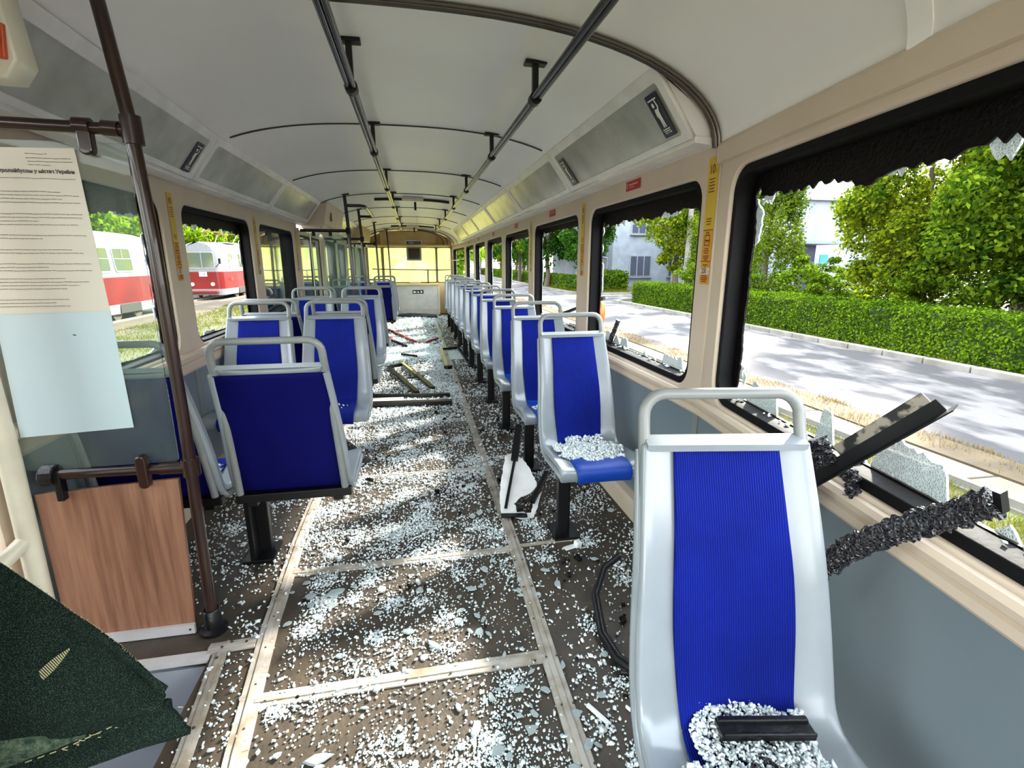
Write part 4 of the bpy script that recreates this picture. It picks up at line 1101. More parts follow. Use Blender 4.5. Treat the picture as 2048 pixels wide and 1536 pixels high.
crust_bar('crazed_crust', '', [A - d * 0.01 + u_ * 0.018 - sd_ * 0.006, A + d * 0.19 + u_ * 0.022 - sd_ * 0.006], 0.060, 0.03, M['blackcrust'], 3, 0.012, t, False)
crust_bar('crust_tuft', '', [A + d * 0.18 + u_ * 0.0, A + d * 0.20 + u_ * 0.062], 0.045, 0.045, M['blackcrust'], 4, 0.018, t, False)
crust_bar('hanging_crust', '', [A + d * 0.205 - u_ * 0.03, A + d * 0.20 - u_ * 0.065, A + d * 0.175 - u_ * 0.085], 0.032, 0.03, M['blackcrust'], 6, 0.014, t, False)
crust_bar('crusted_window_strip', 'knobbly black strip crusted with crazed glass lying across the nearest sill', [(0.838, 0.863, 0.586), (0.855, 0.837, 0.634), (0.879, 0.792, 0.715), (0.892, 0.708, 0.802), (0.897, 0.632, 0.873), (0.893, 0.571, 0.928)], 0.048, 0.028, M['blackcrust'], 8, 0.012)
b = MB(); b.box((0.894, 0.564, 0.934), (0.014, 0.012, 0.040), (0, -0.4, 0)); tag(b.build('metal_clip', M['blackmetal']), 'small black metal clip at the outer end of the crusted strip', 'clip')
crust_bar('crusted_window_strip', 'short crusted black strip standing in the second road-side window corner', [(1.155, 2.93, 0.70), (1.15, 2.86, 0.80), (1.16, 2.78, 0.93), (1.165, 2.76, 0.97)], 0.030, 0.020, M['blackcrust'], 9, 0.010)
b = MB(); b.bar((1.20, 4.25, 0.835), (1.28, 3.30, 1.06), 0.02, 0.02); tag(b.build('bent_window_bar', M['blackmetal']), 'thin black bar slanting outside the third road-side window', 'debris')
b = MB(); b.bar((-1.30, 4.72, 0.86), (-1.22, 5.6, 0.97), 0.03, 0.02); tag(b.build('bent_window_bar', M['blackmetal']), 'thin black bar slanting along the sill of the third tram-side window', 'debris')

# things lying on the floor
def floor_frame(pts, wd, th, m_, z=0.012):
    b = MB(); wd *= 1.3; z += 0.012; th *= 1.4
    for a, c in zip(pts[:-1], pts[1:]): b.bar((a[0], a[1], z), (c[0], c[1], z), wd, th)
    return b
b = floor_frame([(-0.02, 4.98), (-0.36, 6.30), (-0.18, 6.50), (0.145, 5.12)], 0.035, 0.02, M['rubber'])
tag(b.build('loose_window_frame', M['rubber_gloss']), 'narrow black window frame lying open in the aisle', 'debris')
b = floor_frame([(-0.19, 6.45), (-0.02, 5.75)], 0.02, 0.012, None, 0.03); tag(b.build('brass_strip', M['gold']), 'brassy strip lying along the black frame in the aisle', 'debris')
b = floor_frame([(-0.12, 5.62), (0.06, 5.68)], 0.012, 0.01, None, 0.015); tag(b.build('rubber_strip', M['rubber']), 'short black strip inside the open window frame', 'debris')
t = thing('window_rail', 'two parallel black profile bars lying across the aisle by the second double seats', 'debris', (-0.1, 4.7, 0))
b = floor_frame([(-0.50, 4.88), (0.30, 4.80)], 0.03, 0.025, None, 0.016); b.build('far_bar', M['blackmetal'], t)
b = floor_frame([(-0.50, 4.58), (0.30, 4.52)], 0.055, 0.03, None, 0.018); b.build('near_bar', M['blackmetal'], t)
b = floor_frame([(-0.50, 4.73), (-0.15, 4.72)], 0.16, 0.004, None, 0.010); b.build('torn_web', M['box'], t)
t = thing('loose_window_frame', 'black-edged frame with a brassy bar lying across the right floor strip', 'debris', (0.5, 6.8, 0))
b = floor_frame([(0.36, 7.50), (0.36, 6.12), ], 0.028, 0.02, None, 0.018); b.build('brass_bar', M['gold'], t)
b = floor_frame([(0.40, 6.15), (0.34, 6.10)], 0.05, 0.03, None, 0.02); b2 = floor_frame([(0.38, 7.52), (0.62, 7.60), (0.66, 6.15)], 0.03, 0.02, None, 0.016); b.add(b2.v, b2.f); b.build('black_edge', M['rubber_gloss'], t)
b = MB(); b.box((0.51, 7.1, 0.009), (0.24, 0.7, 0.004)); b.build('pane', M['glassslab'], t)
crust_bar('crusted_window_strip', 'crusted black strip lying on the floor beside the second double seats', [(-0.64, 3.80, 0.03), (-0.50, 3.50, 0.03), (-0.36, 3.22, 0.025)], 0.045, 0.05, M['blackcrust'], 12, 0.012)
for i, (a, c, wd, m_, lb) in enumerate((((-0.55, 10.0), (0.02, 8.15), 0.03, 'redwood', 'long dark red stick lying in the far aisle'),
        ((-0.50, 8.75), (-0.16, 7.85), 0.03, 'rubber', 'short black stick in front of the dark red stick in the aisle'),
        ((-0.42, 8.9), (-0.46, 8.3), 0.04, 'redwood', 'short dark red piece by the left seats in the far aisle'),
        ((-0.22, 7.15), (0.0, 6.95), 0.014, 'rubber', 'short thin black rod lying alone in the middle of the aisle'),
        ((0.15, 8.2), (0.36, 8.6), 0.02, 'redwood', 'dull red scrap near the right floor strip'))):
    tag(floor_frame([a, c], wd, 0.02, None, 0.02).build('loose_stick', M[m_]), lb, 'debris')
t = thing('loose_window_frame', 'dark frame bars lying flat before the end cabinet', 'debris', (0, 12.3, 0))
b = floor_frame([(-0.42, 12.4), (0.5, 12.0)], 0.05, 0.03, None, 0.03); b.build('long_bar', M['blackmetal'], t)
b = floor_frame([(-0.46, 12.6), (-0.1, 12.75), (0.5, 12.4)], 0.04, 0.03, None, 0.03); b.build('rear_bar', M['trim'], t)
# bent black loop by the nearest seat
b = MB(); b.tube([(0.66, 1.20, 0.03), (0.61, 1.30, 0.02), (0.60, 1.42, 0.02), (0.63, 1.58, 0.06), (0.70, 1.68, 0.10), (0.78, 1.72, 0.12)], [0.022, 0.02, 0.018, 0.016, 0.014, 0.014], 8)
b2 = MB(); b2.tube([(0.60, 1.26, 0.015), (0.72, 1.22, 0.015), (0.86, 1.25, 0.02)], 0.012, 8); b.add(b2.v, b2.f)
tag(b.build('rubber_loop', M['rubber_gloss'], smooth=True), 'bent black rubber gasket loop on the floor left of the nearest seat', 'debris')
# leaning torn sheet with black frame bars under the second right seat
t = thing('leaning_glass_frame', 'white-coated broken pane in a black frame leaning under the second road-side seat', 'debris', (0.5, 2.35, 0))
def lean(u, v, w_): return (0.40 + u + v * 0.16, 2.33 + v * 0.95 + u * 0.10 + w_ * -0.2, 0.02 + v * 0.42 + w_ * 0.95)
R_ = random.Random(4)
poly = [(-0.01, 0.0), (0.06, -0.02), (0.12, -0.045), (0.165, -0.04), (0.19, 0.02), (0.215, 0.10), (0.225, 0.12), (0.17, 0.06), (0.155, -0.01), (0.12, -0.005), (0.06, 0.06), (0.10, 0.10), (0.16, 0.115), (0.20, 0.16), (0.16, 0.30), (0.12, 0.37), (0.06, 0.42), (0.015, 0.40), (0.0, 0.28), (-0.02, 0.14)]
poly = [(u + R_.uniform(-1, 1) * 0.003, v + R_.uniform(-1, 1) * 0.003) for u, v in resample(poly, 0.02)]
link('white_pane', plate_mesh(poly, [], 0.005, lean), M['foam'], t)
b = MB()
b.bar(lean(0.015, 0.03, 0.012), lean(0.075, 0.36, 0.02), 0.016, 0.010); b.bar(lean(0.07, 0.34, 0.02), lean(0.10, 0.52, 0.11), 0.040, 0.02)
b.bar(lean(-0.01, -0.01, 0.012), lean(0.13, -0.03, 0.01), 0.03, 0.012); b.bar(lean(0.16, 0.04, 0.015), lean(0.26, 0.22, 0.03), 0.028, 0.016); b.box(lean(0.09, 0.01, 0.02), (0.035, 0.03, 0.025))
b.build('black_bars', M['rubber_gloss'], t, bevel=0.002)
b = MB(); b.box((0.70, 2.005, 0.016), (0.030, 0.028, 0.030), (0.2, 0.1, 0.4)); b.box((0.66, 2.00, 0.005), (0.06, 0.03, 0.006), (0, 0, 0.3)); tag(b.build('white_bracket', M['foam'], bevel=0.003), 'small white plastic bracket at the foot of the second road-side seat', 'bracket')

# pieces on the nearest seat
SM = Matrix.Translation(Vector((0.562, 0.515, 0))) @ Matrix.Rotation(math.radians(-9.5), 4, 'Z')
def on_seat(x, y, z): return tuple(SM @ Vector((x, y, z)))
b = MB(); b.bar(on_seat(-0.06, 0.155, 0.440), on_seat(0.115, 0.150, 0.442), 0.040, 0.014); b.bar(on_seat(-0.058, 0.165, 0.450), on_seat(0.112, 0.160, 0.452), 0.012, 0.010)
b.bar(on_seat(-0.058, 0.135, 0.448), on_seat(0.113, 0.130, 0.450), 0.006, 0.008)
tag(b.build('gasket_piece', M['rubber_gloss'], bevel=0.002), 'straight black gasket piece lying on the glass heap of the nearest seat', 'debris')
# ================================================================== BROKEN GLASS
CUBE = np.array([(-1, -1, -1), (1, -1, -1), (1, 1, -1), (-1, 1, -1), (-1, -1, 1), (1, -1, 1), (1, 1, 1), (-1, 1, 1)], float) * 0.5
CF = np.array([(0, 3, 2, 1), (4, 5, 6, 7), (0, 1, 5, 4), (1, 2, 6, 5), (2, 3, 7, 6), (3, 0, 4, 7)])
def crumbs(pos, size, name, m_, flat=0.75, tilt=0.5, parent=None):
    """pos (N,3) resting points, size (N,) mean size: irregular glass cubes lying at random"""
    N = len(pos)
    V = CUBE[None] + rng.uniform(-0.17, 0.17, (N, 8, 3))
    S = size[:, None] * np.stack([rng.uniform(0.7, 1.5, N), rng.uniform(0.6, 1.1, N), rng.uniform(0.5, 0.8, N) * flat / 0.75], 1)
    V = V * S[:, None, :]
    a = rng.uniform(0, 2 * PI, N); t1 = rng.normal(0, tilt, N); t2 = rng.normal(0, tilt, N)
    def rot(V, ang, i, j):
        c, s = np.cos(ang)[:, None], np.sin(ang)[:, None]
        A = V[:, :, i] * c - V[:, :, j] * s; B = V[:, :, i] * s + V[:, :, j] * c
        V = V.copy(); V[:, :, i] = A; V[:, :, j] = B; return V
    V = rot(V, t1, 0, 2); V = rot(V, t2, 1, 2); V = rot(V, a, 0, 1)
    lift = -V[:, :, 2].min(1)
    V = V + pos[:, None, :]; V[:, :, 2] += lift[:, None]
    F_ = (CF[None] + (np.arange(N) * 8)[:, None, None]).reshape(-1, 4)
    me = indexed_mesh(V.reshape(-1, 3), F_, name)
    bm = None
    return link(name, me, m_, parent)
def scatter(N, x0, x1, y0, y1, clumps, sig):
    k = int(N * 0.68)
    A = np.stack([rng.uniform(x0, x1, N - k), rng.uniform(y0, y1, N - k)], 1)
    cc = np.stack([rng.uniform(x0, x1, clumps), rng.uniform(y0, y1, clumps)], 1)
    idx = rng.integers(0, clumps, k)
    B = cc[idx] + rng.normal(0, 1, (k, 2)) * rng.uniform(0.4, 1.4, clumps)[idx][:, None] * sig
    P = np.concatenate([A, B]); ok = (P[:, 0] > x0) & (P[:, 0] < x1) & (P[:, 1] > y0) & (P[:, 1] < y1)
    return P[ok]
def well(P): return ~((P[:, 0] < -0.73) & (P[:, 1] < 1.62))
parts_ = []
specs = [(10500, -0.50, 0.40, 0.95, 2.4, 46, 0.042, 0.0046), (15000, -0.60, 0.42, 2.0, 4.2, 60, 0.06, 0.0056), (4200, -1.1, -0.55, 1.75, 4.2, 20, 0.08, 0.0060), (700, -0.72, -0.53, 0.95, 1.75, 10, 0.03, 0.0050),
         (5000, 0.42, 1.04, 0.9, 3.2, 34, 0.05, 0.0052), (4500, 0.42, 1.04, 3.0, 8, 40, 0.15, 0.0085), (20000, -0.60, 0.42, 4.0, 8.0, 40, 0.16, 0.0088), (2500, -1.1, -0.6, 4.0, 9, 20, 0.2, 0.010),
         (12000, -0.60, 0.45, 7.5, 12.8, 30, 0.3, 0.013), (1800, 0.45, 1.0, 8, 12.6, 15, 0.2, 0.013)]
PP = []; SS = []
for N, x0, x1, y0, y1, cl, sg, sz in specs:
    P_ = scatter(N, x0, x1, y0, y1, cl, sg); P_ = P_[well(P_) & (P_[:, 0] < 1.03 - np.where(P_[:, 1] < 1.75, 0.137 * (1.75 - P_[:, 1]), 0.0))]
    PP.append(P_); SS.append(sz * rng.lognormal(0, 0.32, len(P_)))
P_ = np.concatenate(PP); S_ = np.concatenate(SS)
o = crumbs(np.column_stack([P_, np.full(len(P_), 0.0005)]), S_, 'glass_crumbs', M['glassbit'])
tag(o, 'countless crumbs of broken tempered glass strewn over the brown floor', 'broken glass', kind='stuff')
# black crumbs of rubber between them
P_ = scatter(500, -0.55, 0.95, 1.0, 6.0, 30, 0.15)
o = crumbs(np.column_stack([P_, np.full(len(P_), 0.001)]), 0.008 * rng.lognormal(0, 0.4, len(P_)), 'rubber_crumbs', M['rubber'])
tag(o, 'black rubber crumbs scattered among the glass on the floor', 'debris', kind='stuff')
# joined pieces: each one an object
def chunk_mesh(seed, n=8):
    R = random.Random(seed); b = MB(); el = R.uniform(0.35, 0.9)
    poly = [(math.cos(2 * PI * k / n) * R.uniform(0.6, 1.1), math.sin(2 * PI * k / n) * R.uniform(0.6, 1.1) * el) for k in range(n)]
    poly = [(x, y) for x, y in poly]; q = [(x * 0.86, y * 0.86) for x, y in poly]
    vs = [(x, y, 0) for x, y in poly] + [(x * 1.0, y * 1.0, 0.10) for x, y in poly] + [(x, y, 0.22) for x, y in q]
    fs = [tuple(range(n))[::-1], tuple(range(2 * n, 3 * n))]
    for r_ in range(2): fs += [(r_ * n + i, r_ * n + (i + 1) % n, (r_ + 1) * n + (i + 1) % n, (r_ + 1) * n + i) for i in range(n)]
    b.add(vs, fs); me = b.mesh('glass_piece'); me.materials.append(M['glassslab']); return me
CM = [chunk_mesh(s, 6 + s % 4) for s in range(8)]
R_ = random.Random(21)
base = bpy.data.objects.new('glass_piece', CM[0])
cnt = 0
for i in range(285):
    while True:
        y = 0.98 + 4.6 * R_.random() ** 1.7; x = R_.uniform(-0.58, 1.0)
        if x > 0.42 and R_.random() < 0.55: continue
        if x > 0.4 and y < 1.0: continue
        break
    o = base.copy(); o.data = CM[i % 8]; C.objects.link(o)
    s = R_.uniform(0.010, 0.021) * (1 + 0.12 * y)
    o.scale = (s, s, s * 1.0); o.location = (x, y, 0.003 + R_.uniform(0, 0.003)); o.rotation_euler = (R_.uniform(-0.12, 0.12), R_.uniform(-0.12, 0.12), R_.uniform(0, 6.28))
    tag(o, 'small still-joined piece of crazed glass lying on the tram floor', 'glass piece', 'joined pieces of crazed glass on the floor')
bpy.data.objects.remove(base)
for (x, y, s, a, lb) in ((-0.36, 1.86, 0.050, 0.5, 'large oval piece of crazed glass past the second cross strip, left side'),
                         (0.115, 1.15, 0.034, 1.2, 'upright-looking pointed piece of clear glass near the bottom centre of the floor'),
                         (-0.31, 1.14, 0.042, 0.2, 'broad crazed slab among crumbs left of centre at the bottom of the aisle'),
                         (0.01, 1.50, 0.034, 2.2, 'pale triangular piece of glass in the middle of the first floor bay'),
                         (0.88, 1.70, 0.05, 0.3, 'crazed glass slab beside the black rubber loop by the nearest seat')):
    o = bpy.data.objects.new('glass_piece', CM[int(x * 100) % 8]); C.objects.link(o); o.scale = (s, s, s * 0.7); o.location = (x, y, 0.006); o.rotation_euler = (0.05, 0.03, a)
    tag(o, lb, 'glass piece')
# white foam scraps by the nearest seat
FMs = []
for s in range(4):
    R = random.Random(60 + s); bm = bmesh.new(); bmesh.ops.create_icosphere(bm, subdivisions=2, radius=1)
    for v in bm.verts: v.co = Vector((v.co.x * 1.3, v.co.y * 0.8, v.co.z * 0.55)) * R.uniform(0.75, 1.2)
    me = bpy.data.meshes.new('foam_scrap'); bm.to_mesh(me); bm.free(); me.materials.append(M['foam']); FMs.append(me)
for i in range(42):
    o = bpy.data.objects.new('foam_scrap', FMs[i % 4]); C.objects.link(o); s = R_.uniform(0.003, 0.009)
    o.scale = (s, s, s); o.location = (R_.gauss(0.53, 0.055), R_.gauss(1.20, 0.16), s * 0.5); o.rotation_euler = (0, 0, R_.uniform(0, 6))
    tag(o, 'small white foam scrap on the floor left of the nearest seat', 'foam scrap', 'white foam scraps by the nearest seat')
b = MB(); b.box((0.475, 1.13, 0.007), (0.012, 0.085, 0.010), (0, 0, 0.5)); tag(b.build('foam_stick', M['foam'], bevel=0.002), 'narrow white foam stick on the floor near the bottom right of the aisle', 'foam scrap')

# glass heaps on the seats
def seat_heap(Msite, N, x0, x1, y0, y1, size, name, label, thick=0.02, m_=None, clear=None):
    P = np.stack([rng.uniform(x0, x1, N), rng.uniform(y0, y1, N)], 1)
    cx, cy = (x0 + x1) / 2, (y0 + y1) / 2
    r = ((P[:, 0] - cx) / ((x1 - x0) / 2)) ** 2 + ((P[:, 1] - cy) / ((y1 - y0) / 2)) ** 2
    wob = 1 + 0.22 * np.sin(7 * np.arctan2(P[:, 1] - cy, P[:, 0] - cx) + 1) + 0.14 * np.sin(15 * np.arctan2(P[:, 1] - cy, P[:, 0] - cx))
    P = P[r < wob]; r = r[r < wob]
    z = 0.408 + thick * np.clip(1 - r, 0, 1) * rng.random(len(P)) + np.where(P[:, 1] > 0.15, (P[:, 1] - 0.15) * 0.35, 0)
    Q = np.array([tuple(Msite @ Vector((a, c, d))) for (a, c), d in zip(P, z)])
    o = crumbs(Q, size * rng.lognormal(0, 0.3, len(Q)), name, m_ or M['glassbit'], tilt=0.8)
    return tag(o, label, 'broken glass', kind='stuff')
seat_heap(SM, 9500, -0.145, 0.150, -0.21, 0.245, 0.0046, 'glass_heap', 'thick heap of glittering broken glass on the nearest seat cushion', 0.034)
seat_heap(SM, 42, -0.15, 0.12, -0.20, 0.16, 0.017, 'rubber_lumps', 'black crusted lumps mixed into the glass heap of the nearest seat', 0.030, M['blackcrust'])
M2 = Matrix.Translation(Vector((0.80, RS[1][0], 0)))
seat_heap(M2, 3600, -0.165, 0.175, -0.08, 0.21, 0.0058, 'glass_heap', 'layer of glass crumbs covering the cushion of the second road-side seat', 0.010)
M3 = Matrix.Translation(Vector((0.815, RS[1][1], 0)))
seat_heap(M3, 160, -0.12, 0.02, -0.10, 0.06, 0.008, 'glass_heap', 'small patch of glass crumbs on the third road-side seat', 0.008)
M4 = Matrix.Translation(Vector((-0.535, 3.60 - 0.43, 0.008)))
seat_heap(M4, 40, -0.10, 0.09, -0.05, 0.08, 0.006, 'glass_heap', 'a few glass crumbs sprinkled on the bright blue aisle cushion of the second row', 0.004)
M5 = Matrix.Translation(Vector((-1.0, 1.81 + 0.43, 0.008))) @ Matrix.Rotation(PI, 4, 'Z')
seat_heap(M5, 700, -0.14, 0.12, -0.10, 0.19, 0.007, 'glass_heap', 'glass crumbs on the window seat beside the brown pole', 0.012)
# crumbs along the outer ledges
P_ = np.stack([rng.uniform(1.145, 1.165, 220), rng.uniform(0.4, 10, 220)], 1)
P_ = P_[np.all([np.abs(P_[:, 1] - yy) > 0.2 for yy in (1.76, 3.25, 4.77, 6.3, 7.84, 9.36)], axis=0)]
P_[:, 0] -= np.where(P_[:, 1] < 1.75, 0.137 * (1.75 - P_[:, 1]), 0)
o = crumbs(np.column_stack([P_, np.full(len(P_), 0.8195)]), 0.007 * rng.lognormal(0, 0.3, len(P_)), 'sill_crumbs', M['glassbit']); tag(o, 'glass crumbs lying along the road-side window sills', 'broken glass', kind='stuff')

# ================================================================== THE PERSON AT THE LEFT EDGE
def skin_body(name, chains, m_, parent, sub=2):
    """chains: list of [(x,y,z,r), ...] or ('join', index into flat list) roots"""
    me = bpy.data.meshes.new(name); vs = []; es = []; rs = []
    for ch in chains:
        prev = None
        for p in ch:
            if isinstance(p, int): prev = p; continue
            vs.append(p[:3]); rs.append(p[3])
            if prev is not None: es.append((prev, len(vs) - 1))
            prev = len(vs) - 1
    me.from_pydata(vs, es, [])
    o = link(name, me, m_, parent)
    md = o.modifiers.new('skin', 'SKIN')
    sk = me.skin_vertices[0].data
    for i, r in enumerate(rs): sk[i].radius = (r, r); sk[i].use_root = (i == 0)
    md.use_smooth_shade = True
    s = o.modifiers.new('sub', 'SUBSURF'); s.levels = sub; s.render_levels = sub
    return o
pr = thing('person', 'person in a dark green denim jacket, its corner and a bare forearm in view', 'person', (-0.62, 0.10, 0))
X_, Y_ = -0.62, 0.10
body = skin_body('body', [
    [(X_, Y_, 0.93, 0.125), (X_, Y_, 1.05, 0.12), (X_, Y_ + 0.01, 1.20, 0.13), (X_, Y_, 1.36, 0.125), (X_, Y_ + 0.005, 1.46, 0.055), (X_, Y_ + 0.03, 1.54, 0.05), (X_, Y_ + 0.045, 1.62, 0.085), (X_, Y_ + 0.035, 1.72, 0.075)],
    [0, (X_ - 0.09, Y_, 0.85, 0.09), (X_ - 0.085, Y_ + 0.02, 0.50, 0.058), (X_ - 0.085, Y_, 0.30, 0.055), (X_ - 0.085, Y_ - 0.01, 0.09, 0.038), (X_ - 0.085, Y_ + 0.12, 0.04, 0.032)],
    [0, (X_ + 0.06, Y_, 0.85, 0.085), (X_ + 0.05, Y_ + 0.02, 0.50, 0.056), (X_ + 0.05, Y_, 0.30, 0.053), (X_ + 0.05, Y_ - 0.01, 0.09, 0.038), (X_ + 0.05, Y_ + 0.12, 0.04, 0.032)],
    [3, (X_ - 0.17, Y_, 1.38, 0.06), (X_ - 0.23, Y_ - 0.03, 1.12, 0.042), (X_ - 0.23, Y_ + 0.05, 0.88, 0.028), (X_ - 0.23, Y_ + 0.08, 0.80, 0.03)],
    [3, (X_ + 0.15, Y_, 1.38, 0.06), (X_ + 0.19, Y_ + 0.10, 1.22, 0.046), (-0.430, 0.33, 1.12, 0.036), (-0.396, 0.405, 1.03, 0.035), (-0.388, 0.405, 0.99, 0.035), (-0.394, 0.395, 0.92, 0.031), (-0.405, 0.385, 0.85, 0.025), (-0.410, 0.385, 0.80, 0.027)],
], M['skin'], pr)
fl0 = 27  # the wrist end of the near arm
hx, hy, hz = -0.410, 0.385, 0.80
for k, (dx, dy, L) in enumerate(((0.00, 0.028, 0.070), (-0.004, 0.010, 0.078), (-0.006, -0.009, 0.073), (-0.006, -0.027, 0.058))):
    skin_body('finger', [[(hx, hy + dy * 0.6, hz + 0.01, 0.010), (hx + dx, hy + dy, hz - 0.03, 0.0092), (hx + dx - 0.012, hy + dy, hz - 0.03 - L * 0.5, 0.0085), (hx + dx - 0.03, hy + dy, hz - 0.03 - L * 0.85, 0.0075)]], M['skin'], body, 1)
skin_body('thumb', [[(hx, hy + 0.02, hz + 0.02, 0.011), (hx - 0.004, hy + 0.045, hz - 0.005, 0.010), (hx - 0.014, hy + 0.055, hz - 0.035, 0.0085)]], M['skin'], body, 1)
b = MB()
bm = bmesh.new(); bmesh.ops.create_icosphere(bm, subdivisions=3, radius=0.102)
for v in bm.verts:
    v.co.z *= 1.18; v.co = v.co + Vector((X_, Y_ + 0.02, 1.70))
    if v.co.y > Y_ + 0.075 and v.co.z < 1.74: v.co.y = Y_ + 0.075
me = bpy.data.meshes.new('hair'); bm.to_mesh(me); bm.free(); smooth_mesh(me, 80); link('hair', me, mat('dark_hair', (0.03, 0.018, 0.01), 0.6), body)
b = MB()
for s in (-1, 1): b.lathe([(0.0, 0.0), (0.012, 0.002), (0.012, 0.008), (0.0, 0.01)], (X_ + s * 0.03, Y_ + 0.115, 1.665), 10, 'Y')
b.build('eye', M['foam'], body, smooth=True)
b = MB(); b.prism([(-0.012, 0), (0.012, 0), (0.0, 0.04)], lambda u, v, w_: (X_ + u, Y_ + 0.115 + w_ * (1 - v / 0.05), 1.615 + v), 0.025); b.build('nose', M['skin'], body, bevel=0.003)
b = MB(); b.box((X_, Y_ + 0.118, 1.585), (0.045, 0.01, 0.010)); b.build('mouth', mat('lips', (0.35, 0.10, 0.08), 0.5), body, bevel=0.003)
# trousers
skin_body('trousers', [
    [(X_, Y_, 0.96, 0.135), (X_, Y_, 0.90, 0.14)],
    [1, (X_ - 0.09, Y_, 0.80, 0.105), (X_ - 0.085, Y_ + 0.02, 0.50, 0.075), (X_ - 0.085, Y_, 0.12, 0.065)],
    [1, (X_ + 0.06, Y_, 0.80, 0.10), (X_ + 0.05, Y_ + 0.02, 0.50, 0.073), (X_ + 0.05, Y_, 0.12, 0.063)]], mat('dark_trousers', (0.02, 0.02, 0.025), 0.9), pr)
b = MB()
for s in (-0.085, 0.05): b.box((X_ + s, Y_ + 0.05, 0.035), (0.09, 0.27, 0.07))
b.build('shoes', M['rubber'], pr, bevel=0.02)
# the jacket: a loose shell round the torso and the front corner swung forward
def lerp3(a, c, t): return tuple(a[i] * (1 - t) + c[i] * t for i in range(3))
rows = []
for k, z in enumerate(np.linspace(0.80, 1.42, 9)):
    r = 0.205 - 0.05 * (k / 8) ** 3; row = []
    for a in np.linspace(math.radians(55), math.radians(400), 30):
        row.append((X_ + r * 1.0 * math.cos(a) * (1.0), Y_ + r * 0.82 * math.sin(a), z))
    rows.append(row)
b = MB(); b.grid(rows); jk = b.build('denim_jacket', M['denim'], pr, smooth=70); md = jk.modifiers.new('s', 'SOLIDIFY'); md.thickness = 0.006
top = [(-0.55, 0.40, 1.145), (-0.485, 0.545, 1.071), (-0.436, 0.552, 1.000), (-0.391, 0.552, 0.943), (-0.335, 0.539, 0.891), (-0.292, 0.526, 0.838)]
seam = [(-0.60, 0.36, 0.805), (-0.505, 0.47, 0.797), (-0.437, 0.495, 0.802), (-0.385, 0.507, 0.807), (-0.336, 0.516, 0.819), (-0.289, 0.524, 0.826)]
hem = [(-0.60, 0.35, 0.755), (-0.489, 0.470, 0.765), (-0.438, 0.486, 0.772), (-0.376, 0.497, 0.782), (-0.316, 0.505, 0.790), (-0.268, 0.512, 0.790)]
def patch(A, B_, rows_n, amp, ph=0.0):
    A = curve_pts([tuple(p) for p in A], 6); B_ = curve_pts([tuple(p) for p in B_], 6); out = []
    for r_ in range(rows_n + 1):
        t = r_ / rows_n; row = []
        for i, (p, q) in enumerate(zip(A, B_)):
            x, y, z = lerp3(p, q, t); s = i / len(A)
            w_ = amp * math.sin(PI * t) * (math.sin(9 * s + 3 * t + ph) * 0.6 + math.sin(4 * s - 5 * t) * 0.8 - 0.7)
            row.append((x, y + w_, z))
        out.append(row)
    return out
b = MB(); b.grid(patch(top, seam, 18, 0.016)); fp = b.build('front_flap', M['denim'], jk, smooth=80); md = fp.modifiers.new('s', 'SOLIDIFY'); md.thickness = 0.005
b = MB(); b.grid(patch(seam, hem, 5, 0.010, 2.0)); hm = b.build('hem_band', M['denim'], jk, smooth=80); md = hm.modifiers.new('s', 'SOLIDIFY'); md.thickness = 0.010; md.offset = 0
# lighter reverse side of the cloth at the bottom left
b = MB(); b.grid(patch([(-0.50, 0.462, 0.862), (-0.455, 0.483, 0.848), (-0.42, 0.497, 0.838), (-0.385, 0.503, 0.822), (-0.365, 0.507, 0.813)], [(-0.50, 0.458, 0.792), (-0.455, 0.480, 0.797), (-0.42, 0.494, 0.801), (-0.385, 0.501, 0.806), (-0.362, 0.506, 0.811)], 5, 0.004)); b.build('worn_panel', M['denimlight'], jk, smooth=80)
# frayed edge, stitching, buttonhole
b = MB(); R = random.Random(8)
tp = curve_pts([tuple(p) for p in top], 30); 
for p in tp: b.tube([p, (p[0] + R.uniform(-0.001, 0.003), p[1] - 0.002, p[2] + R.uniform(0.0005, 0.003))], 0.0004, 4)
b.tube([(p[0], p[1] - 0.003, p[2] - 0.0005) for p in tp[::3]], 0.0011, 5)
sp_ = curve_pts([tuple(p) for p in seam], 20)
for i in range(0, len(sp_) - 3, 4): b.tube([(sp_[i][0], sp_[i][1] - 0.006, sp_[i][2] - 0.004), (sp_[i + 2][0], sp_[i + 2][1] - 0.006, sp_[i + 2][2] - 0.004)], 0.0007, 5)
for k in range(60):
    i = R.randrange(len(sp_) // 2, len(sp_)); p = sp_[i]; q = (p[0] + R.uniform(-0.012, 0.012), p[1] - 0.0075, p[2] - R.uniform(0.003, 0.022))
    b.tube([q, (q[0] + R.uniform(-0.008, 0.008), q[1], q[2] + R.uniform(-0.002, 0.002))], 0.0005, 4)
b.build('frayed_threads', M['thread'], jk)
b = MB()
A_, B2 = Vector((-0.410, 0.510, 0.873)), Vector((-0.370, 0.520, 0.908))
for k in range(26):
    t = k / 25; p = A_.lerp(B2, t); s = 0.0035 * math.sin(PI * t) + 0.0008
    b.tube([p + Vector((-s * 0.6, 0, s)), p + Vector((s * 0.6, -0.001, -s))], 0.0006, 4)
b.build('buttonhole', M['thread'], jk)
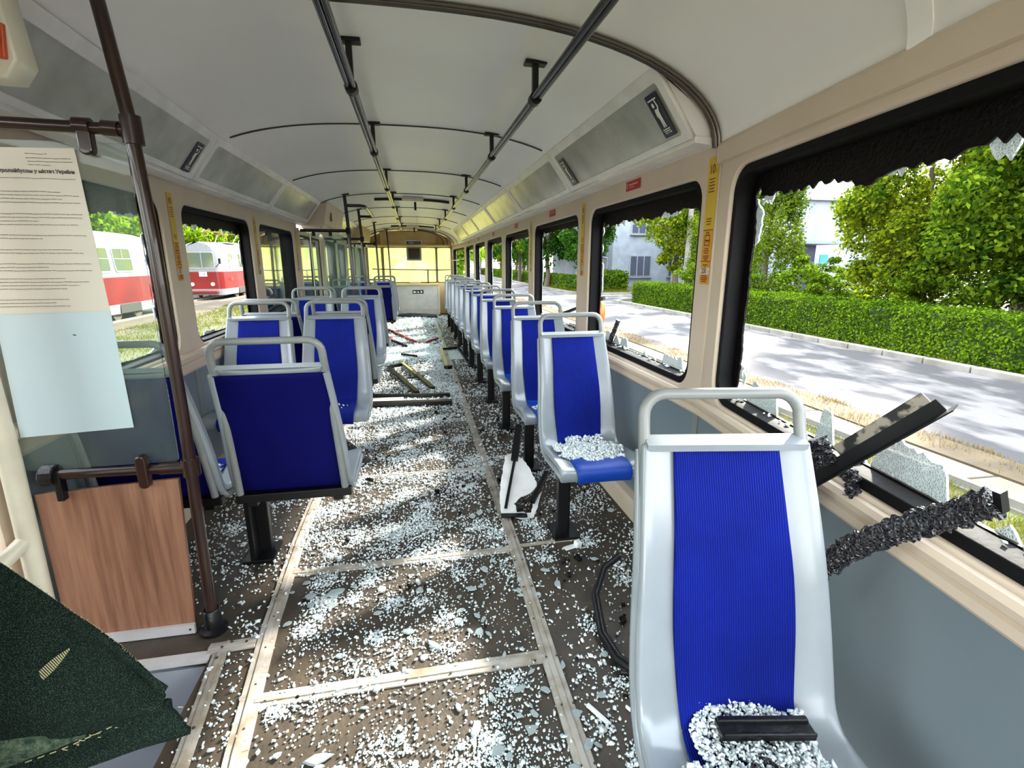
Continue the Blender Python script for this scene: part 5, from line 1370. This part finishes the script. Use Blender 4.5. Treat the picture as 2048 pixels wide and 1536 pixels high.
# ================================================================== OUTSIDE
GZ = -0.90
b = MB(); b.box((0, 40, GZ - 0.1), (240, 240, 0.2)); struct(b.build('ground', M['lawn']))
def slab_(name, x0, x1, y0, y1, h, m_, z0=GZ):
    b = MB(); b.box(((x0 + x1) / 2, (y0 + y1) / 2, z0 + h / 2 - 0.02), (x1 - x0, y1 - y0, h + 0.04)); return struct(b.build(name, m_))
slab_('road', 6.45, 11.0, -14, 120, 0.010, M['asphalt'])
slab_('side_road', 11.0, 60, 27.6, 32.8, 0.012, M['asphalt'])
slab_('dry_verge', 5.95, 6.5, -14, 120, 0.03, M['earth'])
slab_('hedge_bed', 11.2, 13.6, -14, 27, 0.02, M['earth'])
slab_('shade_ground', 13.6, 60, -14, 27.2, 0.012, M['earth'])
slab_('track_bed', -15, -8.8, -10, 90, 0.015, M['earth'])
slab_('own_track_bed', -3.2, 1.6, -8, 90, 0.008, M['earth'])
R_ = random.Random(2); y = -6.0; k = 0
while y < 60:
    L = R_.uniform(1.1, 1.6); b = MB(); b.box((5.62, y + L / 2, GZ + 0.015), (0.48, L - 0.03, 0.05), (R_.uniform(-.01, .01), 0, R_.uniform(-.02, .02)))
    tag(b.build('path_slab', M['path'], bevel=0.01), 'worn concrete slab in the narrow path beside the rail', 'slab', 'concrete slabs beside the rail'); y += L; k += 1
y = -6.0
while y < 27:
    b = MB(); b.box((11.1, y + 0.49, GZ + 0.06), (0.20, 0.965, 0.16), (0, R_.uniform(-.02, .02), R_.uniform(-.008, .008)))
    tag(b.build('kerb_stone', M['kerb'], bevel=0.015), 'whitish kerb stone along the far side of the road, below the hedge', 'kerb stone', 'kerb stones below the hedge'); y += 1.0
b = MB(); pts = [(11.1 + 1.8 * (1 - math.cos(a)), 27 + 1.8 * math.sin(a) - 0.8, GZ + 0.05) for a in np.linspace(0, PI / 2, 8)]
for p, q in zip(pts[:-1], pts[1:]): b.bar(p, q, 0.2, 0.14)
b.bar(pts[-1], (30, pts[-1][1], GZ + 0.05), 0.2, 0.14); tag(b.build('corner_kerb', M['kerb']), 'curved kerb where the side road branches off', 'kerb')
b = MB()
pts = [(11.1 + 3 * (1 - math.cos(a)), 36 - 3 * math.sin(a), GZ + 0.05) for a in np.linspace(0, PI / 2, 8)]
b.bar((11.1, 100, GZ + 0.05), pts[0], 0.2, 0.14)
for p, q in zip(pts[:-1], pts[1:]): b.bar(p, q, 0.2, 0.14)
b.bar(pts[-1], (40, 33, GZ + 0.05), 0.2, 0.14); tag(b.build('far_kerb', M['kerb']), 'far kerb beyond the side road', 'kerb')
for x, lb in ((5.33, 'pale steel rail of the neighbouring track, beside the concrete path'), (3.88, 'inner steel rail of the neighbouring track in the grass'), (-10.9, 'near rail under the parked trams'), (-12.4, 'far rail under the parked trams')):
    b = MB(); b.box((x, 45, GZ + 0.04), (0.065, 110, 0.10)); b.box((x, 45, GZ + 0.0), (0.13, 110, 0.03)); tag(b.build('tram_rail', M['steel']), lb, 'rail')

# ------------------------------------------------------------------ grass blades
def blades(N, x0, x1, y0, y1, h, wd, name, m_, label, z=GZ, clump=0, sig=0.1):
    if clump:
        cc = np.stack([rng.uniform(x0, x1, clump), rng.uniform(y0, y1, clump)], 1); P = cc[rng.integers(0, clump, N)] + rng.normal(0, sig, (N, 2))
        P[:, 0] = np.clip(P[:, 0], x0, x1)
    else: P = np.stack([rng.uniform(x0, x1, N), rng.uniform(y0, y1, N)], 1)
    a = rng.uniform(0, 2 * PI, N); H = h * rng.uniform(0.5, 1.3, N); ln = rng.normal(0, 0.4, (N, 2)) * H[:, None]
    d = np.stack([np.cos(a), np.sin(a)], 1) * wd / 2
    Z = np.full(N, z + 0.005)
    v0 = np.column_stack([P - d, Z]); v1 = np.column_stack([P + d, Z]); v2 = np.column_stack([P + ln, Z + H])
    V = np.stack([v0, v1, v2], 1).reshape(-1, 3)
    o = link(name, fast_mesh(V, 3, name), m_); return tag(o, label, 'grass', kind='stuff')
blades(52000, 1.5, 5.25, 1.0, 14, 0.085, 0.009, 'grass', M['grass'], 'short yellow-green grass between the tram and the neighbouring rail', clump=1300, sig=0.10)
blades(9000, 5.9, 6.6, 2.0, 30, 0.07, 0.012, 'verge_grass', M['drygrass'], 'dry grass tufts along the near edge of the road', clump=260, sig=0.12)
blades(5000, 5.36, 5.44, 1.5, 18, 0.07, 0.010, 'path_grass', M['grass'], 'grass growing between the rail and the path slabs', clump=60, sig=0.08)
blades(2500, 11.15, 11.7, 4, 27, 0.12, 0.014, 'kerb_grass', M['grass'], 'grass tufts growing behind the kerb', clump=60, sig=0.12)
blades(2600, 12.2, 18, 24.0, 27.0, 0.22, 0.02, 'corner_grass', M['drygrass'], 'dry grass patch on the corner past the hedge', clump=0)
blades(26000, -9.5, -2.0, 6, 34, 0.10, 0.022, 'yard_grass', M['grass'], 'patchy grass between this tram and the parked red trams', clump=700, sig=0.3)
blades(5000, 12, 16, 36, 46, 0.2, 0.03, 'far_grass', M['grass'], 'grass in front of the white building', clump=0)

# ------------------------------------------------------------------ hedges
def leaves_on(Pts, N_, size, fold=0.25):
    """Pts (n,3) centres, N_ (n,3) preferred normals (or None) -> folded leaves, two quads each"""
    n = len(Pts); nr = rng.normal(0, 1, (n, 3))
    if N_ is not None: nr = nr * 0.65 + N_
    nr /= np.linalg.norm(nr, axis=1)[:, None] + 1e-9
    r = rng.normal(0, 1, (n, 3)); u = np.cross(nr, r); u /= np.linalg.norm(u, axis=1)[:, None] + 1e-9; v = np.cross(nr, u)
    s = (size * rng.uniform(0.6, 1.35, n))[:, None]
    a = Pts + u * s * 0.6; c = Pts - u * s * 0.6; l = Pts + v * s * 0.36 + nr * s * fold * 0.5; rr_ = Pts - v * s * 0.36 + nr * s * fold * 0.5
    return np.stack([a, l, c, rr_], 1).reshape(-1, 3)
def hedge(x0, x1, y0, y1, h, N, size, name, label, m_=None, rough=0.06):
    A = [(x1 - x0) * (y1 - y0), h * (y1 - y0), h * (x1 - x0), h * (x1 - x0)]; tot = sum(A); Ps = []; Ns = []
    for i, ar in enumerate(A):
        k = int(N * ar / tot)
        if i == 0: P = np.stack([rng.uniform(x0, x1, k), rng.uniform(y0, y1, k), np.full(k, h)], 1); nn = (0, 0, 1)
        if i == 1: P = np.stack([np.full(k, x0), rng.uniform(y0, y1, k), rng.uniform(0.02, h, k)], 1); nn = (-1, 0, 0.2)
        if i == 2: P = np.stack([rng.uniform(x0, x1, k), np.full(k, y0), rng.uniform(0.02, h, k)], 1); nn = (0, -1, 0.2)
        if i == 3: P = np.stack([rng.uniform(x0, x1, k), np.full(k, y1), rng.uniform(0.02, h, k)], 1); nn = (0, 1, 0.2)
        bump_ = rough * (np.sin(P[:, 1] * 3.1 + P[:, 2] * 4) + np.sin(P[:, 1] * 7.3 + 1)) * 0.5
        P = P + np.array(nn)[None] * (bump_[:, None] + rng.normal(0, rough * 0.6, (k, 1)))
        Ps.append(P); Ns.append(np.tile(nn, (k, 1)))
    P = np.concatenate(Ps); P[:, 2] += GZ
    t = thing(name, label, 'hedge', ((x0 + x1) / 2, (y0 + y1) / 2, GZ))
    link('foliage', fast_mesh(leaves_on(P, np.concatenate(Ns).astype(float), size), 4, 'foliage'), m_ or M['hedge'], t)
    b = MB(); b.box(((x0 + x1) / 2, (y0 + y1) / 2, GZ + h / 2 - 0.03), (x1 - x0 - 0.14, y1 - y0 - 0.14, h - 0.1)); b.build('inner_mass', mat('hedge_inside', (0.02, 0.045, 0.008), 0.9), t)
    return t
hedge(11.85, 13.1, 1.5, 26.3, 1.08, 62000, 0.062, 'clipped_hedge', 'long clipped green hedge along the far side of the road')
hedge(12.4, 13.6, 36.5, 95, 1.05, 16000, 0.15, 'clipped_hedge', 'distant clipped hedge beyond the side road')
hedge(14.2, 16.6, 37.8, 39.6, 1.35, 3500, 0.14, 'clipped_hedge', 'short rounded hedge before the white building', rough=0.15)

# ------------------------------------------------------------------ trees
def crown_mesh(seed, n_cl, n_leaf, size, shape=(1, 1, 1), m_=None, conic=False, droop=False):
    g = np.random.default_rng(seed)
    if conic:
        z = g.uniform(0, 1, n_cl) ** 1.2; r = (1 - z) * g.uniform(0.25, 1.0, n_cl) + 0.03; a = g.uniform(0, 2 * PI, n_cl)
        cc = np.stack([r * np.cos(a), r * np.sin(a), z * 2 - 1], 1)
    else:
        cc = g.normal(0, 1, (n_cl, 3)); cc /= np.linalg.norm(cc, axis=1)[:, None]; cc *= (g.uniform(0.25, 1, n_cl) ** 0.5)[:, None] * 0.86
    cr = g.uniform(0.14, 0.27, n_cl)
    idx = g.integers(0, n_cl, n_leaf); dv = g.normal(0, 1, (n_leaf, 3)); dv /= np.linalg.norm(dv, axis=1)[:, None]
    P = cc[idx] + dv * cr[idx][:, None] * (g.uniform(0.45, 1.05, n_leaf))[:, None] * np.array([1.0, 1.0, 0.62])
    if droop: P[:, 2] -= g.uniform(0, 0.16, n_leaf) ** 1.0
    P = P * np.array(shape)
    nn = dv + np.array([0, 0, 0.6]); nn /= np.linalg.norm(nn, axis=1)[:, None]
    me = fast_mesh(leaves_on(P, nn * 0.8, size), 4, 'foliage')
    me.materials.append(m_); return me
def trunk_mesh(seed, h, r, limbs=5, spread=2.0):
    R = random.Random(seed); b = MB()
    pts = [(0, 0, -0.1)]; x = y = 0
    for k in range(1, 7): x += R.uniform(-.12, .12); y += R.uniform(-.12, .12); pts.append((x, y, h * k / 6))
    b.tube(pts, [r * (1.25 if i == 0 else 1 - 0.11 * i) for i in range(7)], 10)
    for k in range(limbs):
        i = R.randint(2, 5); p = Vector(pts[i]); a = R.uniform(0, 2 * PI); L = spread * R.uniform(0.5, 1)
        q = p + Vector((math.cos(a) * L * 0.5, math.sin(a) * L * 0.5, L * 0.35)); s = p + Vector((math.cos(a) * L, math.sin(a) * L, L * 0.9))
        b.tube([p, q, s], [r * 0.42, r * 0.3, r * 0.12], 7)
    me = b.mesh('trunk'); smooth_mesh(me, 60); me.materials.append(M['bark']); return me
CR = {'near': [crown_mesh(1, 150, 42000, 0.135, (3.0, 3.0, 4.6), M['leaf1']), crown_mesh(2, 150, 42000, 0.135, (3.0, 3.0, 4.6), M['leaf2'])],
      'mid': [crown_mesh(3, 80, 15000, 0.17, (3.2, 3.2, 4.0), M['leaf2']), crown_mesh(4, 80, 15000, 0.17, (3.2, 3.2, 4.0), M['leaf1'])],
      'far': [crown_mesh(5, 70, 9000, 0.28, (3.6, 3.6, 4.6), M['leaf3']), crown_mesh(6, 70, 9000, 0.28, (3.6, 3.6, 4.6), M['leaf2'])],
      'left': [crown_mesh(7, 80, 13000, 0.20, (3.4, 3.4, 4.2), M['leaf4']), crown_mesh(8, 80, 13000, 0.20, (3.4, 3.4, 4.2), M['leaf1'])],
      'con': [crown_mesh(9, 170, 22000, 0.125, (2.2, 2.2, 5.2), M['conif'], conic=True, droop=True)],
      'shrub': [crown_mesh(10, 40, 7000, 0.10, (1.6, 1.6, 1.3), M['leaf2'])]}
TR = [trunk_mesh(1, 7.0, 0.17), trunk_mesh(2, 7.0, 0.24), trunk_mesh(3, 9.5, 0.13, 0)]
def tree(x, y, kind, var, zc, sc_, label, trunk=0, group=None, rot=None, sz=1.0):
    t = thing('tree' if kind != 'shrub' else 'shrub', label, 'tree' if kind != 'shrub' else 'shrub', (x, y, GZ), group=group)
    o = bpy.data.objects.new('foliage', CR[kind][var]); C.objects.link(o); o.parent = t; o.location = (0, 0, zc); o.scale = (sc_, sc_, sc_ * sz); o.rotation_euler = (0, 0, rnd.uniform(0, 6.28) if rot is None else rot)
    if kind != 'shrub' or trunk:
        o = bpy.data.objects.new('trunk', TR[trunk]); C.objects.link(o); o.parent = t; s = zc / 7.0 * 1.15 if kind != 'con' else 1.0; o.scale = (1, 1, s); o.rotation_euler = (0, 0, rnd.uniform(0, 6))
    return t
near_trees = [(16.4, 6.0, 0, 4.7, 1.0), (16.2, 10.6, 1, 4.6, 1.0), (17.2, 15.0, 0, 4.6, 0.95), (17.0, 1.6, 1, 4.8, 1.05), (21.5, 8.4, 1, 6.2, 1.2), (22.5, 13.4, 0, 6.2, 1.15), (21.5, 2.5, 0, 6.2, 1.2), (26, 17.5, 1, 6.0, 1.1)]
gn = 'broadleaf trees behind the long hedge'
NL = ['big leafy tree right of centre in the nearest window, close behind the hedge', 'leafy tree in the middle of the nearest window, close behind the hedge', 'leafy tree bordering the gap with the white wall, close behind the hedge',
      'leafy tree at the right edge of the photo, close behind the hedge', 'taller tree standing behind the middle tree of the nearest window', 'taller tree in the second row just right of the gap', 'tall back-row tree near the right edge of the photo', 'far back-row tree next to the white wall building']
for i, (x, y, v, zc, s) in enumerate(near_trees):
    tree(x, y, 'near', v, zc, s, NL[i], i % 2, gn)
for x, y, lb in ((15.4, 17.9, 'leafy shrub behind the hedge, just right of the steel shed'), (19.2, 20.8, 'leafy shrub standing in front of the steel shed'), (15.6, 3.8, 'low shrub behind the hedge near the right edge of the photo'), (15.4, 8.3, 'low shrub behind the hedge between the two nearest trees'),
                 (15.5, 13.0, 'low shrub behind the hedge left of the middle tree'), (19.5, 18.2, 'shrub in the second row right of the cyan sheets'), (14.8, 21.2, 'leafy shrub at the foot of the thin drooping conifer'), (14.7, 24.3, 'leafy shrub behind the far end of the long hedge')):
    tree(x, y, 'shrub', 0, 1.2, rnd.uniform(0.8, 1.15), lb, group='low shrubs behind the hedge')
tree(16.9, 22.2, 'con', 0, 5.6, 1.0, 'thin drooping conifer standing in the gap before the white wall', 2)
tree(15.9, 25.6, 'con', 0, 4.0, 0.8, 'shorter bushy conifer left of the thin drooping one', 2)
tree(17.6, 26.2, 'mid', 0, 3.2, 0.62, 'round dark green tree just right of the nearest window pillar', 0)
tree(18.3, 33.6, 'mid', 1, 5.2, 1.0, 'large bright tree with a pale trunk seen through the second window', 1)
tree(20.4, 33.0, 'mid', 0, 4.6, 0.9, 'darker leafy tree behind the pale-trunked one', 0)
tree(22.5, 35.5, 'mid', 1, 5.4, 0.9, 'leafy tree at the right edge of the second window view', 0)
far_t = [(13.6, 40.2, 0, 5.0, 0.78), (12.0, 45.5, 0, 5.4, 0.85), (11.9, 51, 1, 5.8, 0.85), (11.9, 57, 0, 6, 0.85), (14, 65, 0, 6.5, 1.1), (14.2, 70, 1, 6, 1.1), (15.5, 74, 0, 6.5, 1.2), (14, 82, 0, 7, 1.2), (12, 92, 1, 7, 1.3), (6, 100, 0, 7, 1.4), (0, 98, 0, 7, 1.4), (-6, 102, 1, 7, 1.4), (9, 97, 0, 7, 1.3), (19, 85, 0, 8, 1.5)]
for i, (x, y, v, zc, s) in enumerate(far_t):
    tree(x, y, 'far', v, zc, s, 'dark green tree in the distant row along the road', 1, 'distant trees along the road')
for i in range(17):
    y = 8 + i * 3.9; x = -18.5 - (i % 2) * 2.5
    tree(x, y, 'left', i % 2, 5.0 + (i % 3) * 0.6, 1.05 + 0.1 * (i % 2), 'bright yellow-green tree in the row behind the parked red trams', i % 2, 'bright trees behind the parked trams')
for x, y in ((-3, 34), (2.5, 36), (-8, 60), (-4, 62), (3.0, 52)):
    tree(x, y, 'left', 0, 4.6, 1.0, 'yellow-green tree beyond the end windows of the tram', 0, 'trees beyond the end windows')

# ------------------------------------------------------------------ buildings
t = thing('white_building', 'two-storey pale blue-white building seen through the second road-side window', 'building', (24, 50, GZ))
b = MB(); b.box((27.6, 50, GZ + 5.5), (19.8, 12, 11)); b.build('main_wall', M['plaster'], t)
b = MB(); b.box((16.3, 50.0, GZ + 3.4), (2.8, 8, 6.8)); b.build('side_wing', M['plaster'], t)
b = MB(); b.box((16.2, 49.9, GZ + 6.75), (3.4, 8.6, 0.25)); b.build('eave', M['endcream'], t)
for (x, z) in ((20.4, 4.5), (20.4, 0.75), (24.2, 4.5), (24.2, 0.75), (28, 4.5), (28, 0.75)):
    b = MB(); b.box((x, 43.98, GZ + z + 1.1), (2.1, 0.10, 1.9)); f = b.build('window', M['winframe'], t)
    b = MB()
    for k in range(3): b.box((x - 0.67 + k * 0.67, 43.92, GZ + z + 1.1), (0.55, 0.06, 1.7))
    b.build('pane', M['windark'], f)
    b = MB(); b.box((x, 43.9, GZ + z + 0.08), (2.3, 0.3, 0.08)); b.build('sill', M['winframe'], f)
b = MB(); b.box((16.9, 45.9, 3.35), (0.7, 0.35, 0.9)); tag(b.build('air_conditioner', M['tramwhite'], bevel=0.03), 'small air conditioner unit on the side wing of the white building', 'air conditioner')
t = thing('white_wall_building', 'white building with a blue-grey steel shed in the gap between the trees', 'building', (30, 37, GZ))
b = MB(); b.box((33, 39, GZ + 3.4), (20, 8, 6.8)); b.build('wall', M['plaster'], t)
b = MB(); b.box((33, 34.9, GZ + 6.8), (20.4, 0.5, 0.15)); b.build('eave', M['winframe'], t)
b = MB(); b.box((29.0, 34.85, 4.1), (0.8, 0.3, 0.7)); b.build('air_conditioner', M['tramwhite'], t, bevel=0.03)
t = thing('steel_shed', 'blue-grey steel shed with an open dark doorway', 'shed', (26, 32.5, GZ))
b = MB(); b.box((24.4, 31.6, GZ + 1.8), (2.2, 2.0, 3.6)); b.box((27.5, 32.0, GZ + 3.5), (4.0, 2.5, 0.2)); b.build('shell', M['gate'], t)
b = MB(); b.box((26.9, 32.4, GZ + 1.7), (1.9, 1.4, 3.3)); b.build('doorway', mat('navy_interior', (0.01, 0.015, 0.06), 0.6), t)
for k, (x, y, z, s, lb) in enumerate(((28.4, 31.5, 1.4, 0.8, 'bright cyan sheet right of the dark shed doorway'), (27.0, 30.0, -0.2, 0.8, 'bright cyan sheet low in front of the shed'), (21.4, 28.8, 0.2, 0.9, 'narrow cyan sheet behind the conifer trunk'))):
    b = MB(); b.box((x, y, z), (s * 0.8, 0.04, s)); tag(b.build('cyan_sheet', M['cyan']), lb, 'sheet')
b = MB(); b.tube([(16.0, 41.0, GZ), (16.0, 41.0, 1.6), (15.3, 41.0, 1.75)], 0.10, 8); tag(b.build('street_pipe', M['winframe']), 'grey bent pipe post before the white building', 'post')
b = MB(); b.tube([(17.9, 31.4, GZ), (17.9, 31.4, 9)], [0.22, 0.13], 10); tag(b.build('concrete_pole', M['kerb']), 'pale concrete pole rising into the big tree of the second window', 'pole')

# ------------------------------------------------------------------ the parked red and white trams
def tram_car(name, y0, L, label, panto=True, number=True):
    xc = -12.25; hw = 1.25
    t = thing(name, label, 'tram', (xc, y0 + L / 2, GZ), group=None)
    def hwf(y):
        d = min(y - y0, y0 + L - y)
        if d < 0.35: return hw * (0.66 + 0.22 * math.sqrt(max(0, d / 0.35)))
        if d < 2.2: return hw * (0.88 + 0.12 * (d - 0.35) / 1.85)
        return hw
    ysx = [y0, y0 + 0.03, y0 + 0.10, y0 + 0.2, y0 + 0.35, y0 + 1.2, y0 + 2.2, y0 + L - 2.2, y0 + L - 1.2, y0 + L - 0.35, y0 + L - 0.2, y0 + L - 0.1, y0 + L - 0.03, y0 + L]
    def band(zs, ins, nm, m_, cap=True):
        rows = []
        for y in ysx:
            h = hwf(y); row = []
            for z, i in zip(zs, ins): row.append((xc - (h - i), y, z))
            for z, i in zip(zs[::-1], ins[::-1]): row.append((xc + (h - i), y, z))
            rows.append(row)
        b = MB(); b.grid(rows); m = len(rows[0])
        b.f += [tuple(range(m)), tuple(len(rows) * m - m + k for k in range(m))[::-1]]
        b.f += [(i * m, (i + 1) * m, (i + 1) * m + m - 1, i * m + m - 1) for i in range(len(rows) - 1)]
        return b.build(nm, m_, t)
    band([-0.62, -0.26], [0.03, 0.0], 'skirt', M['tramwhite'])
    band([-0.26, 0.20, 0.74], [0.0, 0.0, 0.01], 'red_band', M['tramred'])
    band([0.74, 0.9, 1.9, 2.0], [0.01, 0.03, 0.10, 0.12], 'upper_body', M['tramwhite'])
    band([2.0, 2.18, 2.32, 2.42, 2.46], [0.12, 0.20, 0.40, 0.75, 0.95], 'roof', M['tramwhite'])
    n_ = int((L - 2.6) / 1.55)
    for i in range(n_):
        a = y0 + 1.3 + i * 1.55; c = a + 1.30
        for s in (1, -1):
            f = lambda u, v, w_, s=s: (xc + s * (hwf(u) - 0.03 - 0.07 * (v - 0.9) + 0.012 + w_), u, v)
            o = link('window', plate_mesh(rr(a, 0.92, c, 1.84, 0.12, 4), [rr(a + 0.05, 0.97, c - 0.05, 1.79, 0.09, 4)], 0.02, f), M['winframe'], t)
            link('pane', plate_mesh(rr(a + 0.04, 0.96, c - 0.04, 1.80, 0.09, 4), [], 0.008, f), M['tramglass'], o)
            b = MB(); b.box((f((a + c) / 2, 1.42, 0.012)), (0.012, 1.22, 0.03)); b.box(f((a + c) / 2, 1.6, 0.012), (0.012, 0.025, 0.36)); b.build('glazing_bar', M['winframe'], o)
    for y_ in (y0, y0 + L):
        s = -1 if y_ == y0 else 1
        f = lambda u, v, w_, y_=y_, s=s: (xc + u, y_ + s * (0.015 + w_) , v)
        hh = hw * 0.64
        o = link('windscreen', plate_mesh(rr(-hh, 0.92, hh, 1.88, 0.15, 5), [rr(-hh + 0.05, 0.97, hh - 0.05, 1.83, 0.12, 5)], 0.02, f), M['winframe'], t)
        link('pane', plate_mesh(rr(-hh + 0.04, 0.96, hh - 0.04, 1.84, 0.12, 5), [], 0.008, f), M['tramglass'], o)
        b = MB(); b.box(f(0.1, 1.4, 0.012), (0.05, 0.012, 0.9)); b.build('divider', M['tramwhite'], o)
        for sx in (-0.55, 0.55):
            b = MB(); b.lathe([(0.11, 0), (0.10, s * 0.05), (0.0, s * 0.07)], (xc + sx, y_ + s * 0.01, 0.02), 16, 'Y'); b.build('headlamp', M['signw'], t, smooth=True)
        b = MB(); b.box((xc, y_ + s * 0.15, -0.42), (1.7, 0.35, 0.14)); b.build('bumper', M['tramred'], t, bevel=0.03)
    if number:
        b = MB(); b.box((xc + 0.1, y0 - 0.03, 0.60), (0.42, 0.02, 0.26)); p = b.build('number_plate', M['signw'], t)
        link('number', text_mesh('104', 0.17, lambda u, v, w_: (xc + 0.1 + u, y0 - 0.045, 0.60 + v), bold=0.004), mat('number_blue', (0.05, 0.05, 0.35), 0.5), p)
    b = MB(); b.tube([(xc + 0.80, y0 + 0.05, 1.0), (xc + 1.12, y0 - 0.18, 1.25), (xc + 1.12, y0 - 0.18, 1.4)], 0.02, 6); b.box((xc + 1.13, y0 - 0.18, 1.35), (0.12, 0.05, 0.30)); b.build('mirror', M['blackmetal'], t)
    for yb in (y0 + 3.0, y0 + L - 3.2):
        for sx in (-1, 1):
            for dy in (-0.75, 0.75):
                b = MB(); b.lathe([(0.34, -0.05), (0.36, -0.03), (0.36, 0.05), (0.28, 0.06), (0.10, 0.05), (0.09, 0.08)], (xc + sx * 1.05, yb + dy, -0.52), 20, 'X'); b.build('wheel', M['bark'], t, smooth=30)
        b = MB(); b.box((xc + hw + 0.002, yb, -0.44), (0.02, 1.5, 0.34)); b.box((xc, yb, -0.55), (2.0, 2.2, 0.3)); b.build('bogie', mat('bogie_dark', (0.03, 0.025, 0.02), 0.8) if 'bogie_dark' not in bpy.data.materials else bpy.data.materials['bogie_dark'], t)
    b = MB()
    for k in range(10): b.box((xc + hw + 0.008, y0 + L - 5.4, -0.05 + k * 0.045), (0.012, 1.1, 0.016))
    b.build('louvre', mat('louvre_pink', (0.55, 0.16, 0.16), 0.5) if 'louvre_pink' not in bpy.data.materials else bpy.data.materials['louvre_pink'], t)
    b = MB(); b.box((xc + hw + 0.01, y0 + 1.2, 0.30), (0.03, 0.09, 0.18)); b.build('side_lamp', M['lampor'], t)
    if panto:
        p = MB(); yc = y0 + 3.9; z0, z1, z2 = 2.52, 3.1, 3.75
        for sx in (-0.55, 0.55):
            for s in (-1, 1):
                p.tube([(xc + sx, yc + s * 0.45, z0), (xc + sx * 1.1, yc + s * 1.35, z1), (xc + sx * 0.9, yc + s * 0.25, z2)], 0.028, 6)
        for s in (-1, 1):
            p.tube([(xc - 0.6, yc + s * 1.35, z1), (xc + 0.6, yc + s * 1.35, z1)], 0.022, 6); p.tube([(xc - 0.8, yc + s * 0.22, z2 + 0.03), (xc + 0.8, yc + s * 0.22, z2 + 0.03)], 0.03, 6)
            p.tube([(xc - 0.6, yc + s * 1.35, z1), (xc + 0.5, yc + s * 0.25, z2)], 0.015, 6)
        p.build('pantograph', M['pantored'], t)
        p = MB(); p.box((xc, yc, 2.49), (1.3, 2.2, 0.06)); p.build('roof_tray', M['winframe'], t)
    return t
tram_car('parked_tram', 11.2, 14.4, 'nearest parked red and white tram car, seen behind the acrylic sheet', panto=True)
tram_car('parked_tram', 33.0, 14.2, 'red and white tram car with raised pantograph and numbered front')
tram_car('parked_tram', 49.6, 14.2, 'third red and white tram car, glimpsed far off through the door glass', panto=False)
tram_car('parked_tram', 66.2, 14.2, 'fourth red and white tram car, far beyond the door glass', panto=False)
tram_car('parked_tram', 82.8, 14.2, 'last red and white tram car in the parked line', panto=False)
# overhead wires
b = MB(); b.tube([(-11.6, -10, 5.2), (-11.9, 40, 5.0), (-12, 90, 5.2)], 0.008, 5); tag(b.build('overhead_wire', M['blackmetal']), 'thin overhead wire above the parked trams', 'wire')
